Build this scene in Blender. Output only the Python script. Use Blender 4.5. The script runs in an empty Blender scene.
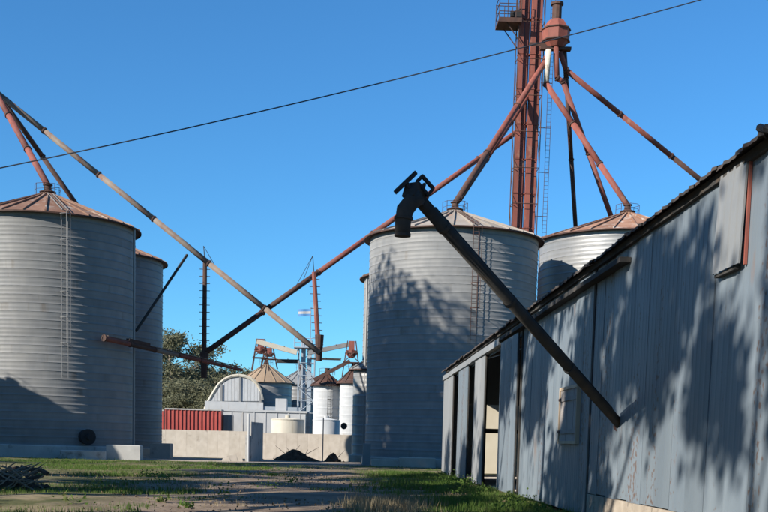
import bpy, math, random
import numpy as np
from mathutils import Vector, Matrix

# ------------------------------------------------------------------ camera, sky, sun
S = bpy.context.scene
COL = S.collection
PI = math.pi
R_ = math.radians
FPX, CX, CY, EYE = 1150.0, 384.0, 564.9, 1.6
YAW, PITCH, ROLL = R_(2.04), R_(6.0), R_(1.5)

F_ = Vector((math.sin(YAW)*math.cos(PITCH), math.cos(YAW)*math.cos(PITCH), -math.sin(PITCH)))
r0 = Vector((math.cos(YAW), -math.sin(YAW), 0))
u0 = r0.cross(F_)
RT = math.cos(ROLL)*r0 + math.sin(ROLL)*u0
UP = math.cos(ROLL)*u0 - math.sin(ROLL)*r0
cam_d = bpy.data.cameras.new('camera')
cam = bpy.data.objects.new('camera', cam_d)
COL.objects.link(cam)
m = Matrix((RT, UP, -F_)).transposed().to_4x4()
m.translation = Vector((0, 0, EYE))
cam.matrix_world = m
cam_d.sensor_fit = 'HORIZONTAL'
cam_d.sensor_width = 36
cam_d.lens = FPX/768*36
cam_d.shift_x = (384-CX)/768
cam_d.shift_y = (CY-256)/768
cam_d.clip_start = 0.1
cam_d.clip_end = 6000
S.camera = cam

SUN_EL, SUN_AZ = R_(26), R_(236)          # azimuth clockwise from +Y
W = bpy.data.worlds.new('World')
S.world = W
W.use_nodes = True
nt = W.node_tree
nt.nodes.clear()
sky = nt.nodes.new('ShaderNodeTexSky')
sky.sky_type = 'NISHITA'
sky.sun_disc = False
sky.sun_elevation = SUN_EL
sky.sun_rotation = SUN_AZ
sky.altitude = 0
sky.air_density = 1.0
sky.dust_density = 0.0
sky.ozone_density = 6.0
bg = nt.nodes.new('ShaderNodeBackground')
bg.inputs['Strength'].default_value = 0.093
wo = nt.nodes.new('ShaderNodeOutputWorld')
tint = nt.nodes.new('ShaderNodeMix')          # deep clear winter blue
tint.data_type = 'RGBA'; tint.blend_type = 'MULTIPLY'; tint.inputs[0].default_value = 1.0
tint.inputs[7].default_value = (0.45, 0.84, 1.0, 1)
nt.links.new(sky.outputs[0], tint.inputs[6])
nt.links.new(tint.outputs[2], bg.inputs[0])
nt.links.new(bg.outputs[0], wo.inputs[0])

sl = bpy.data.lights.new('sun', 'SUN')
sl.energy = 5.0
sl.angle = R_(0.53)
sl.color = (1.0, 0.93, 0.82)
so = bpy.data.objects.new('sun', sl)
COL.objects.link(so)
SDIR = Vector((math.sin(SUN_AZ)*math.cos(SUN_EL), math.cos(SUN_AZ)*math.cos(SUN_EL), math.sin(SUN_EL)))
so.rotation_euler = SDIR.to_track_quat('Z', 'Y').to_euler()
so.location = (-40, -30, 60)

S.view_settings.view_transform = 'Standard'
S.view_settings.look = 'None'
S.view_settings.exposure = 0.85
S.view_settings.gamma = 1.0

# ------------------------------------------------------------------ helpers
def ray(px, py):
    return F_ + (px-CX)/FPX*RT + (CY-py)/FPX*UP
def P(px, py, Y):
    d = ray(px, py)
    k = Y/d.y
    return Vector((d.x*k, Y, EYE+d.z*k))
def X(px, Y):
    return P(px, 443+(px-346)*0.0262, Y).x
def XE(px, py, Y):
    return P(px, py, Y).x
def wallY(px, py, xw=5.5):
    d = ray(px, py)
    return xw*d.y/d.x
def Z(px, py, Y):
    return P(px, py, Y).z
rnd = random.Random(7)

class MB:
    def __init__(s):
        s.v = []; s.f = []
    def add(s, vs, fs):
        n = len(s.v)
        s.v += [tuple(a) for a in vs]
        s.f += [tuple(i+n for i in q) for q in fs]
        return s
    def box(s, x0, x1, y0, y1, z0, z1):
        vs = [(x0,y0,z0),(x1,y0,z0),(x1,y1,z0),(x0,y1,z0),(x0,y0,z1),(x1,y0,z1),(x1,y1,z1),(x0,y1,z1)]
        return s.add(vs, [(0,3,2,1),(4,5,6,7),(0,1,5,4),(1,2,6,5),(2,3,7,6),(3,0,4,7)])
    def obox(s, c, ax, ay, az):
        c = Vector(c); ax = Vector(ax); ay = Vector(ay); az = Vector(az)
        vs = [c+i*ax+j*ay+k*az for k in (-1,1) for (i,j) in ((-1,-1),(1,-1),(1,1),(-1,1))]
        return s.add(vs, [(0,3,2,1),(4,5,6,7),(0,1,5,4),(1,2,6,5),(2,3,7,6),(3,0,4,7)])
    def tube(s, p, q, r, r2=None, n=8, caps=True):
        p = Vector(p); q = Vector(q); r2 = r if r2 is None else r2
        d = (q-p).normalized()
        a = d.cross(Vector((0,0,1)))
        if a.length < 1e-3: a = Vector((1,0,0))
        a.normalize(); b = d.cross(a)
        vs = []
        for c, rr in ((p, r), (q, r2)):
            for i in range(n):
                t = 2*PI*i/n
                vs.append(c+rr*(math.cos(t)*a+math.sin(t)*b))
        fs = [(i, (i+1) % n, n+(i+1) % n, n+i) for i in range(n)]
        if caps: fs += [tuple(range(n-1, -1, -1)), tuple(range(n, 2*n))]
        return s.add(vs, fs)
    def path(s, pts, rs, n=8):
        pts = [Vector(p) for p in pts]
        vs = []; fs = []
        for k, p in enumerate(pts):
            d = (pts[min(k+1, len(pts)-1)]-pts[max(k-1, 0)]).normalized()
            a = d.cross(Vector((0.03, 1, 0.02))).normalized(); b = d.cross(a)
            rr = rs[k] if isinstance(rs, (list, tuple)) else rs
            for i in range(n):
                t = 2*PI*i/n
                vs.append(p+rr*(math.cos(t)*a+math.sin(t)*b))
            if k:
                o = (k-1)*n
                fs += [(o+i, o+(i+1) % n, o+n+(i+1) % n, o+n+i) for i in range(n)]
        fs += [tuple(range(n-1, -1, -1)), tuple(range(len(vs)-n, len(vs)))]
        return s.add(vs, fs)
    def lathe(s, prof, n=32, c=(0,0,0), a0=0, a1=2*PI, caps=False):
        full = abs(a1-a0-2*PI) < 1e-6
        m_ = n if full else n+1
        vs = []
        for (r, z) in prof:
            for i in range(m_):
                t = a0+(a1-a0)*i/n
                vs.append((c[0]+r*math.cos(t), c[1]+r*math.sin(t), c[2]+z))
        fs = []
        for k in range(len(prof)-1):
            for i in range(n):
                j = (i+1) % m_ if full else i+1
                fs.append((k*m_+i, k*m_+j, (k+1)*m_+j, (k+1)*m_+i))
        if caps:
            fs += [tuple(range(m_-1, -1, -1)), tuple(range(len(vs)-m_, len(vs)))]
        return s.add(vs, fs)
    def mesh(s, name, mat, off=(0,0,0), smooth=False):
        me = bpy.data.meshes.new(name)
        o = Vector(off)
        me.from_pydata([tuple(Vector(v)-o) for v in s.v], [], s.f)
        if mat: me.materials.append(mat)
        if smooth:
            me.polygons.foreach_set('use_smooth', [True]*len(me.polygons))
        me.update()
        return me
    def build(s, name, mat, parent=None, smooth=False):
        off = ORI.get(parent, Vector()) if parent else Vector()
        return put(name, s.mesh(name, mat, off, smooth), parent)

ORI = {}
def put(name, me, parent=None, loc=None, rot=None):
    o = bpy.data.objects.new(name, me)
    COL.objects.link(o)
    if parent:
        o.parent = parent
        ORI[o] = ORI.get(parent, Vector())
    if loc is not None: o.location = loc
    if rot is not None: o.rotation_euler = rot
    return o
def tag(o, label=None, cat=None, group=None, kind=None):
    if label: o['label'] = label
    if cat: o['category'] = cat
    if group: o['group'] = group
    if kind: o['kind'] = kind
    return o
def thing(name, loc, label, cat, group=None):
    o = bpy.data.objects.new(name, None)
    COL.objects.link(o)
    o.location = loc
    o.empty_display_size = 0.3
    ORI[o] = Vector(loc)
    return tag(o, label, cat, group)

# ------------------------------------------------------------------ materials
def mat(name, c1, c2=None, scale=3.0, rough=0.6, metal=0.0, stretch=(1,1,1), rust=None, rust_amt=0.5, rust_scale=1.5,
        bump=0.0, bscale=20.0, tint=0.0, detail=6, spec=0.5, coords='Object', rstretch=None, speck=None):
    M = bpy.data.materials.new(name)
    M.use_nodes = True
    t = M.node_tree
    N = t.nodes; L = t.links
    b = N['Principled BSDF']
    b.inputs['Roughness'].default_value = rough
    b.inputs['Metallic'].default_value = metal
    b.inputs['Diffuse Roughness'].default_value = 0.8
    b.inputs['Specular IOR Level'].default_value = spec
    tc = N.new('ShaderNodeTexCoord')
    geo = N.new('ShaderNodeNewGeometry')
    def mapped(st):
        mp = N.new('ShaderNodeMapping')
        mp.inputs['Scale'].default_value = st
        L.new(geo.outputs['Position'] if coords == 'World' else tc.outputs['Object'], mp.inputs[0])
        return mp
    mp = mapped(stretch)
    oi = N.new('ShaderNodeObjectInfo')
    add = N.new('ShaderNodeVectorMath'); add.operation = 'ADD'
    cmb = N.new('ShaderNodeCombineXYZ')
    ml = N.new('ShaderNodeMath'); ml.operation = 'MULTIPLY'; ml.inputs[1].default_value = 37.0
    L.new(oi.outputs['Random'], ml.inputs[0])
    for i in range(3): L.new(ml.outputs[0], cmb.inputs[i])
    L.new(mp.outputs[0], add.inputs[0])
    if coords != 'World': L.new(cmb.outputs[0], add.inputs[1])
    nz = N.new('ShaderNodeTexNoise')
    nz.inputs['Scale'].default_value = scale
    nz.inputs['Detail'].default_value = detail
    L.new(add.outputs[0], nz.inputs['Vector'])
    mr = N.new('ShaderNodeMapRange')
    mr.inputs[1].default_value = 0.3; mr.inputs[2].default_value = 0.7
    L.new(nz.outputs['Fac'], mr.inputs[0])
    mx = N.new('ShaderNodeMix'); mx.data_type = 'RGBA'
    mx.inputs[6].default_value = (*c1, 1)
    mx.inputs[7].default_value = (*(c2 or c1), 1)
    L.new(mr.outputs[0], mx.inputs[0])
    out = mx.outputs[2]
    if rust:
        mp2 = mapped(rstretch or stretch)
        ad2 = N.new('ShaderNodeVectorMath'); ad2.operation = 'ADD'
        L.new(mp2.outputs[0], ad2.inputs[0])
        if coords != 'World': L.new(cmb.outputs[0], ad2.inputs[1])
        n2 = N.new('ShaderNodeTexNoise')
        n2.inputs['Scale'].default_value = rust_scale
        n2.inputs['Detail'].default_value = 9
        n2.inputs['Roughness'].default_value = 0.65
        L.new(ad2.outputs[0], n2.inputs['Vector'])
        m2 = N.new('ShaderNodeMapRange')
        m2.inputs[1].default_value = 0.75-0.5*rust_amt
        m2.inputs[2].default_value = 0.9-0.5*rust_amt
        L.new(n2.outputs['Fac'], m2.inputs[0])
        x2 = N.new('ShaderNodeMix'); x2.data_type = 'RGBA'
        L.new(m2.outputs[0], x2.inputs[0])
        L.new(out, x2.inputs[6])
        x2.inputs[7].default_value = (*rust, 1)
        out = x2.outputs[2]
    if speck:
        n5 = N.new('ShaderNodeTexNoise')
        n5.inputs['Scale'].default_value = 9.0
        n5.inputs['Detail'].default_value = 3
        L.new(tc.outputs['Object'], n5.inputs['Vector'])
        n6 = N.new('ShaderNodeTexNoise')
        n6.inputs['Scale'].default_value = 0.7
        L.new(add.outputs[0], n6.inputs['Vector'])
        m6 = N.new('ShaderNodeMath'); m6.operation = 'MULTIPLY'
        L.new(n5.outputs['Fac'], m6.inputs[0]); L.new(n6.outputs['Fac'], m6.inputs[1])
        m5 = N.new('ShaderNodeMapRange')
        m5.inputs[1].default_value = 0.36; m5.inputs[2].default_value = 0.42; m5.inputs[4].default_value = 0.8
        L.new(m6.outputs[0], m5.inputs[0])
        x5 = N.new('ShaderNodeMix'); x5.data_type = 'RGBA'
        L.new(m5.outputs[0], x5.inputs[0]); L.new(out, x5.inputs[6]); x5.inputs[7].default_value = (*speck, 1)
        out = x5.outputs[2]
    if tint:
        m3 = N.new('ShaderNodeMapRange')
        m3.inputs[3].default_value = 1-tint; m3.inputs[4].default_value = 1+tint
        L.new(oi.outputs['Random'], m3.inputs[0])
        x3 = N.new('ShaderNodeVectorMath'); x3.operation = 'SCALE'
        L.new(out, x3.inputs[0]); L.new(m3.outputs[0], x3.inputs['Scale'])
        out = x3.outputs[0]
    L.new(out, b.inputs['Base Color'])
    if bump:
        n4 = N.new('ShaderNodeTexNoise')
        n4.inputs['Scale'].default_value = bscale
        n4.inputs['Detail'].default_value = 5
        L.new(add.outputs[0], n4.inputs['Vector'])
        bp = N.new('ShaderNodeBump')
        bp.inputs['Strength'].default_value = bump
        bp.inputs['Distance'].default_value = 0.03
        L.new(n4.outputs['Fac'], bp.inputs['Height'])
        L.new(bp.outputs[0], b.inputs['Normal'])
    return M

RUST = (0.16, 0.065, 0.035)
M = {}
M['galv'] = mat('galvanised_steel', (0.202,0.207,0.211), (0.258,0.258,0.253), 1.2, 0.6, 0.1, (1,1,0.25), (0.15,0.125,0.10), 0.30, 0.7, tint=0.08, rstretch=(1,1,0.1), spec=0.35)
M['galv_b'] = mat('bright_galvanised', (0.231,0.238,0.245), (0.286,0.286,0.282), 1.5, 0.45, 0.25, (1,1,0.3), tint=0.05)
M['sheet'] = mat('weathered_sheet', (0.116,0.142,0.169), (0.158,0.187,0.212), 1.1, 0.5, 0.1, (1,1,0.12), (0.17,0.11,0.08), 0.26, 1.3, 0.35, 1.3, tint=0.10, rstretch=(1,1,0.35), speck=(0.10,0.055,0.035))
M['sheet_lt'] = mat('pale_sheet', (0.184,0.194,0.201), (0.224,0.231,0.238), 1.1, 0.5, 0.1, (1,1,0.15), (0.20,0.13,0.09), 0.25, 1.3, tint=0.06)
M['rust'] = mat('rusty_red_steel', (0.17,0.045,0.032), (0.27,0.082,0.058), 1.4, 0.75, 0.0, (1,1,0.4), (0.33,0.19,0.13), 0.32, 1.1, 0.2, 12, tint=0.14)
M['rust_dk'] = mat('dark_rust', (0.045,0.022,0.018), (0.10,0.045,0.03), 2.0, 0.8, 0.0, (1,1,1), bump=0.2, tint=0.12)
M['rust_roof'] = mat('rusted_roof', (0.199,0.096,0.057), (0.279,0.159,0.106), 0.9, 0.7, 0.05, (1,1,1), (0.42,0.38,0.34), 0.42, 0.7, tint=0.14)
M['pale_roof'] = mat('pale_rusting_roof', (0.252,0.216,0.18), (0.3,0.27,0.239), 0.9, 0.65, 0.1, (1,1,1), (0.36,0.20,0.13), 0.38, 0.6, tint=0.12)
M['pipe_gr'] = mat('weathered_pipe', (0.19,0.14,0.11), (0.262,0.217,0.176), 1.5, 0.7, 0.0, (1,1,1), (0.19,0.10,0.07), 0.5, 1.3, tint=0.08)
M['dark'] = mat('dark_steel', (0.030,0.030,0.030), (0.055,0.052,0.048), 3, 0.85, 0.0, rust=(0.075,0.055,0.04), rust_amt=0.42, rust_scale=2.5, bump=0.15, bscale=30, spec=0.25)
M['roof_shaded'] = mat('shaded_weathered_roof', (0.03,0.027,0.027), (0.06,0.05,0.045), 2.0, 0.8, rust=(0.09,0.05,0.035), rust_amt=0.4)  # tree shade along the eave is put into this dark roof colour
M['black'] = mat('blackened_metal', (0.012,0.012,0.014), (0.02,0.02,0.022), 4, 0.8)
M['conc'] = mat('concrete', (0.359,0.32,0.273), (0.437,0.398,0.352), 1.4, 0.9, 0, (1,1,1), (0.22,0.19,0.16), 0.3, 0.9, 0.3, 15, tint=0.05)
M['conc_w'] = mat('whitewashed_concrete', (0.402,0.395,0.38), (0.482,0.475,0.453), 1.4, 0.85, 0, (1,1,1), (0.20,0.18,0.16), 0.40, 1.2, 0.3, 15)
M['plinth'] = mat('stained_plinth', (0.219,0.183,0.146), (0.307,0.263,0.212), 2.5, 0.9, 0, (1,1,1), (0.07,0.06,0.05), 0.46, 1.6, 0.5, 12)
M['stone'] = mat('field_stone', (0.12,0.09,0.065), (0.22,0.17,0.125), 3.0, 0.95, coords='World')
M['white'] = mat('white_paint', (0.421,0.435,0.447), (0.485,0.492,0.498), 1.0, 0.6, tint=0.04, rust=(0.34,0.31,0.27), rust_amt=0.36, rust_scale=0.9, rstretch=(1,1,0.15))
M['cream'] = mat('cream_paint', (0.482,0.438,0.351), (0.541,0.505,0.424), 1.0, 0.6, rust=(0.34,0.28,0.2), rust_amt=0.36, rust_scale=0.8, rstretch=(1,1,0.15))
M['bluew'] = mat('pale_blue_steel', (0.329,0.382,0.434), (0.394,0.434,0.473), 1.0, 0.5, 0.1, tint=0.06)
M['tanroof'] = mat('tan_roof', (0.275,0.191,0.122), (0.329,0.245,0.168), 0.8, 0.7, tint=0.08)
M['red'] = mat('faded_red_paint', (0.36,0.055,0.045), (0.44,0.09,0.07), 0.9, 0.55, rust=(0.20,0.06,0.05), rust_amt=0.3, tint=0.07)
M['rubber'] = mat('tyre_rubber', (0.02,0.02,0.02), (0.03,0.03,0.03), 5, 0.9)
M['wood'] = mat('grey_board', (0.22,0.20,0.19), (0.32,0.29,0.27), 2, 0.85, 0, (1,1,0.2), tint=0.12)
M['wood_lt'] = mat('raw_timber', (0.36,0.27,0.18), (0.46,0.36,0.26), 2, 0.8, 0, (1,1,0.2), tint=0.1)
M['log'] = mat('old_log', (0.06,0.045,0.035), (0.13,0.10,0.08), 5, 0.95, 0, bump=0.6, tint=0.3)
M['bark'] = mat('bark', (0.15,0.12,0.09), (0.28,0.24,0.19), 2.5, 0.9, 0, (1,1,0.3), bump=0.4)
M['soil'] = mat('dark_soil', (0.05,0.037,0.028), (0.12,0.09,0.068), 3, 1.0, bump=1.0, bscale=5, spec=0.1)
M['inside'] = mat('shed_inside', (0.10,0.09,0.08), (0.15,0.14,0.13), 1, 0.9)
M['fl_b'] = mat('flag_blue', (0.10,0.28,0.55))
M['fl_w'] = mat('flag_white', (0.5,0.5,0.5))
M['wire'] = mat('weathered_cable', (0.03,0.035,0.045))

def leaf_mat(name, c1, c2, c3, scale=0.5, trans=0.25):
    m_ = mat(name, c1, c2, scale, 0.7, rust=c3, rust_amt=0.45, rust_scale=scale*2.2, coords='World', spec=0.25)
    b = m_.node_tree.nodes['Principled BSDF']
    b.inputs['Subsurface Weight'].default_value = 0.0
    t = m_.node_tree
    tr = t.nodes.new('ShaderNodeBsdfTranslucent')
    mix = t.nodes.new('ShaderNodeMixShader')
    mix.inputs[0].default_value = trans
    src = b.inputs['Base Color'].links[0].from_socket
    t.links.new(src, tr.inputs[0])
    t.links.new(b.outputs[0], mix.inputs[1]); t.links.new(tr.outputs[0], mix.inputs[2])
    t.links.new(mix.outputs[0], t.nodes['Material Output'].inputs[0])
    return m_
M['leaf'] = leaf_mat('olive_leaf', (0.13,0.135,0.075), (0.20,0.195,0.12), (0.075,0.085,0.05))
M['leaf_dk'] = leaf_mat('dark_leaf', (0.10,0.105,0.06), (0.15,0.15,0.09), (0.06,0.07,0.04))
M['grass'] = leaf_mat('green_grass', (0.08,0.16,0.025), (0.13,0.20,0.04), (0.19,0.18,0.075), 0.45, 0.35)
M['straw'] = leaf_mat('dry_straw', (0.30,0.24,0.14), (0.40,0.33,0.21), (0.20,0.15,0.09), 0.8, 0.3)

M['litter'] = leaf_mat('leaf_litter', (0.13,0.09,0.05), (0.22,0.16,0.09), (0.08,0.055,0.03), 0.8, 0.1)

# ------------------------------------------------------------------ ground
def ground_material():
    g = bpy.data.materials.new('ground_soil_and_turf')
    g.use_nodes = True
    t = g.node_tree; N = t.nodes; L = t.links
    b = N['Principled BSDF']
    b.inputs['Roughness'].default_value = 0.95
    b.inputs['Specular IOR Level'].default_value = 0.15
    geo = N.new('ShaderNodeNewGeometry')
    def noise(sc, det=8, st=(1,1,1)):
        mp = N.new('ShaderNodeMapping'); mp.inputs['Scale'].default_value = st
        L.new(geo.outputs['Position'], mp.inputs[0])
        n = N.new('ShaderNodeTexNoise'); n.inputs['Scale'].default_value = sc; n.inputs['Detail'].default_value = det
        n.inputs['Roughness'].default_value = 0.6
        L.new(mp.outputs[0], n.inputs['Vector'])
        return n.outputs['Fac']
    def rng(a, lo, hi):
        r = N.new('ShaderNodeMapRange'); r.inputs[1].default_value = lo; r.inputs[2].default_value = hi
        L.new(a, r.inputs[0]); return r.outputs[0]
    def mixc(fac, a, b_):
        x = N.new('ShaderNodeMix'); x.data_type = 'RGBA'
        L.new(fac, x.inputs[0])
        for s_, v in ((6, a), (7, b_)):
            if isinstance(v, tuple): x.inputs[s_].default_value = (*v, 1)
            else: L.new(v, x.inputs[s_])
        return x.outputs[2]
    dirt = mixc(rng(noise(0.9), 0.35, 0.65), (0.17,0.125,0.09), (0.29,0.225,0.165))
    turf = mixc(rng(noise(1.7), 0.35, 0.65), (0.06,0.07,0.025), (0.12,0.115,0.05))
    turf = mixc(rng(noise(0.45), 0.47, 0.60), turf, (0.25,0.20,0.12))
    # wheel track running along the yard: bare soil near x = -3
    sep = N.new('ShaderNodeSeparateXYZ'); L.new(geo.outputs['Position'], sep.inputs[0])
    def math_(op, a, b_):
        m_ = N.new('ShaderNodeMath'); m_.operation = op
        for i, v in enumerate((a, b_)):
            if isinstance(v, (int, float)): m_.inputs[i].default_value = v
            else: L.new(v, m_.inputs[i])
        return m_.outputs[0]
    dx = math_('ABSOLUTE', math_('ADD', math_('ADD', sep.outputs[0], math_('MULTIPLY', sep.outputs[1], 0.035)), 1.2), 0)
    w = math_('MULTIPLY', math_('SUBTRACT', noise(0.25, 6, (1, 0.5, 1)), 0.5), 9.0)
    edge = math_('ADD', dx, w)
    fac = rng(edge, 3.2, 5.6)
    L.new(mixc(fac, dirt, turf), b.inputs['Base Color'])
    bp = N.new('ShaderNodeBump'); bp.inputs['Strength'].default_value = 0.7; bp.inputs['Distance'].default_value = 0.06
    L.new(noise(3.5, 8), bp.inputs['Height']); L.new(bp.outputs[0], b.inputs['Normal'])
    return g
M['ground'] = ground_material()
M['gravel'] = mat('pale_gravel', (0.219,0.183,0.146), (0.292,0.249,0.204), 0.8, 0.95, 0, (1,1,1), (0.22,0.19,0.12), 0.35, 0.4, 0.5, 6, coords='World')

def ground():
    # one sheet to the horizon, finer and slightly uneven close by
    mb = MB()
    xs = [-1500,-600,-200,-90] + [-50+2*i for i in range(51)] + [90,200,600,1500]
    ys = [-300,-80,-20] + [2*i for i in range(0,61)] + [150,220,400,900,2500]
    rr = random.Random(3)
    vs = []
    for y in ys:
        for x in xs:
            z = 0
            if -50 < x < 4.2 and 5 < y < 78:
                z = 0.05*math.sin(x*0.7+y*0.23)+0.05*math.sin(y*0.41-x*0.33)+rr.uniform(-.03,.03)-0.03
            if y > 100: z = -0.5*min(1, (y-100)/22)
            vs.append((x, y, z))
    n = len(xs)
    fs = [(j*n+i, j*n+i+1, (j+1)*n+i+1, (j+1)*n+i) for j in range(len(ys)-1) for i in range(n-1)]
    mb.add(vs, fs)
    o = mb.build('ground', M['ground'], smooth=True)
    tag(o, 'shaded yard of trodden earth and rough turf between silos and shed', 'ground', kind='structure')
    mb = MB()
    ys0 = [82.5, 97.0]
    L_ = [(-60,83.6),(-30,83.0),(-12,82.2),(-4,82.6),(1.2,83.5)]
    H_ = [(-60,98),(-30,98),(-12,99.8),(-4,99.6),(1.2,97.6)]
    vs = [(x,y,0.012) for x,y in L_]+[(x,y,0.012) for x,y in H_]
    k = len(L_)
    mb.add(vs, [(i,i+1,k+i+1,k+i) for i in range(k-1)])
    o = mb.build('gravel_road', M['gravel'])
    tag(o, 'pale gravel road crossing in front of the concrete wall', 'road', kind='structure')
ground()

# ------------------------------------------------------------------ ladders
def ladder_mesh(h, w=0.42, step=0.32, r=0.022, out=0.0):
    mb = MB()
    for s in (-1, 1): mb.tube((s*w/2, 0, 0), (s*w/2, 0, h), r, n=5)
    k = 0.2
    while k < h:
        mb.tube((-w/2, 0, k), (w/2, 0, k), r*0.7, n=4); k += step
    return mb

# ------------------------------------------------------------------ silos
def silo(loc, R, H, roof_h, nring, npan, wallmat, roofmat, label, group=None, z0=0.55, ladder=None, cap=True, seg=72,
         plinth=None, fittings=None, over=0.42, eave='rust_dk', name='grain_silo', corr=2):
    t = thing(name, loc, label, 'silo', group)
    # foundation ring
    mb = MB()
    mb.lathe([(R+0.28, -0.3), (R+0.28, z0-0.06), (R+0.22, z0), (R-0.3, z0)], 48)
    mb.build0 = None
    put('foundation', mb.mesh('foundation', plinth or M['conc']), t)
    # wall rings of corrugated sheet, each lapping over the one below
    rh = (H-z0)/nring
    prof = [(R-0.015, 0)]
    prof = [(R+0.028, 0.0), (R+0.028, 0.03)]
    n = corr*4
    for i in range(n+1):
        u = i/n
        prof.append((R+0.004+0.008*math.cos(2*PI*corr*u), 0.035+u*(rh-0.04)))
    mb = MB(); mb.lathe(prof, seg)
    me = mb.mesh('wall_ring', wallmat, smooth=True)
    for k in range(nring):
        put('wall_ring', me, t, (0, 0, z0+k*rh), (0, 0, rnd.uniform(0, 6)))
    # roof panels: one mesh shared, each wedge with a raised rib along one edge
    Ro = R+over
    sl_ = roof_h/R
    rt = 0.45 if R > 4 else 0.25
    da = 2*PI/npan
    mb = MB()
    zz = lambda r: roof_h*(1-r/R)
    def pt(r, a, dz=0): return (r*math.cos(a), r*math.sin(a), zz(r)+dz)
    sub = 3
    vs = []; fs = []
    for i in range(sub+1):
        a = da*i/sub
        vs += [pt(rt, a), pt((rt+Ro)/2, a, -0.02), pt(Ro, a), pt(Ro, a, -0.07)]
    for i in range(sub):
        for j in range(3):
            fs.append((i*4+j, i*4+j+1, (i+1)*4+j+1, (i+1)*4+j))
    mb.add(vs, fs)
    w = 0.055 if R > 4 else 0.04
    for r1, r2 in ((rt, Ro+0.01),):
        q = []
        for r in (r1, r2):
            for s in (-1, 1):
                for dz in (0.0, 0.10):
                    q.append((r, s*w, zz(r)+dz))
        mb.add(q, [(1,3,7,5), (0,1,5,4), (3,2,6,7), (4,5,7,6)])
    me = mb.mesh('roof_panel', roofmat)
    for k in range(npan):
        put('roof_panel', me, t, (0, 0, H), (0, 0, k*da))
    # eave rim; its default dark rust also holds the shade under the overhang
    mb = MB(); mb.lathe([(R-0.02, -0.18), (R+over*0.55, -0.16), (Ro-0.02, -0.02-sl_*over), (Ro+0.03, -0.10-sl_*over), (Ro+0.03, 0.0-sl_*over)], seg)
    put('eave_rim', mb.mesh('eave_rim', M[eave]), t, (0, 0, H))
    if cap:
        mb = MB(); mb.lathe([(rt+0.08, -0.12), (rt+0.08, 0.10), (rt+0.16, 0.14), (rt+0.16, 0.20), (0.28, 0.34), (0.26, 0.62), (0.36, 0.66), (0.36, 0.74), (0, 0.76)], 20)
        c = put('roof_cap', mb.mesh('roof_cap', M['rust_dk']), t, (0, 0, H+roof_h*(1-rt/R)))
        mb = MB()
        for k in range(8):
            a = 2*PI*k/8; b = 2*PI*(k+1)/8
            p = Vector((0.95*math.cos(a), 0.95*math.sin(a), -0.1)); q = Vector((0.95*math.cos(b), 0.95*math.sin(b), -0.1))
            if k not in (2, 3):
                mb.tube(p, p+Vector((0,0,0.8)), 0.022, n=4)
                mb.tube(p+Vector((0,0,0.78)), q+Vector((0,0,0.78)), 0.018, n=4)
                mb.tube(p+Vector((0,0,0.4)), q+Vector((0,0,0.4)), 0.014, n=4)
        put('guard_rail', mb.mesh('guard_rail', M['rust_dk']), c)
    if ladder is not None:
        ang, zb, lm = ladder
        lr = R+0.24
        h = H-zb-0.1
        mb = ladder_mesh(h)
        l = put('ladder', mb.mesh('ladder', lm), t, (lr*math.cos(ang), lr*math.sin(ang), zb), (0, 0, ang+PI/2))
        mb = MB()
        prev = None
        for i in range(11):
            a = -PI*0.12-PI*0.76*i/10
            p = Vector((0.40*math.cos(a)*0.95, 0.62*math.sin(a)+0.02, 0))
            if prev is not None: mb.tube(prev, p, 0.024, n=4)
            prev = p
        hm = mb.mesh('cage_hoop', lm)
        bm_ = MB().tube((0, 0, 0), (0, 0.26, 0), 0.02, n=4).mesh('stand_off', lm)
        z = 2.4
        while z < h:
            put('cage_hoop', hm, l, (0, 0, z))
            for sx_ in (-0.21, 0.21): put('stand_off', bm_, l, (sx_, 0, z))
            z += 1.75
        mb = MB()
        for a in (-0.2, -0.5, -0.8):
            aa = PI*a
            mb.tube((0.38*math.cos(aa), 0.62*math.sin(aa), 2.4), (0.38*math.cos(aa), 0.62*math.sin(aa), h), 0.016, n=4)
        put('cage_bar', mb.mesh('cage_bar', lm), l)
        # ladder continuing up the roof
        mb = MB()
        er = Vector((math.cos(ang), math.sin(ang), 0)); et = Vector((-er.y, er.x, 0))
        for s in (-1, 1):
            mb.tube(er*(Ro+0.05)+et*0.2*s+Vector((0,0,H+0.02)), er*1.0+et*0.2*s+Vector((0,0,H+zz(1.0)+0.14)), 0.03, n=5)
        k = Ro
        while k > 1:
            mb.tube(er*k+et*-0.2+Vector((0,0,H+zz(k)+0.1)), er*k+et*0.2+Vector((0,0,H+zz(k)+0.1)), 0.02, n=4); k -= 0.4
        put('roof_ladder', mb.mesh('roof_ladder', lm), t)
    return t

def face_angle(cx_, cy_):          # angle of the direction from a silo to the camera
    return math.atan2(-cy_, -cx_)

# left pair
SL1 = (XE(48, 225, 88), 88.0, 0)
SL2 = (XE(91, 255, 104), 104.0, 0)
zl1 = 17.0
a1 = face_angle(*SL1[:2])
s1 = silo(SL1, 6.32, zl1, 2.4, 28, 28, M['galv'], M['rust_roof'],
          'large grey corrugated silo with rust-red cone roof and caged ladder at the left edge', 'big grain silos',
          z0=0.9, ladder=(a1+0.17, 5.6, M['galv']), plinth=M['conc_w'])
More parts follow.
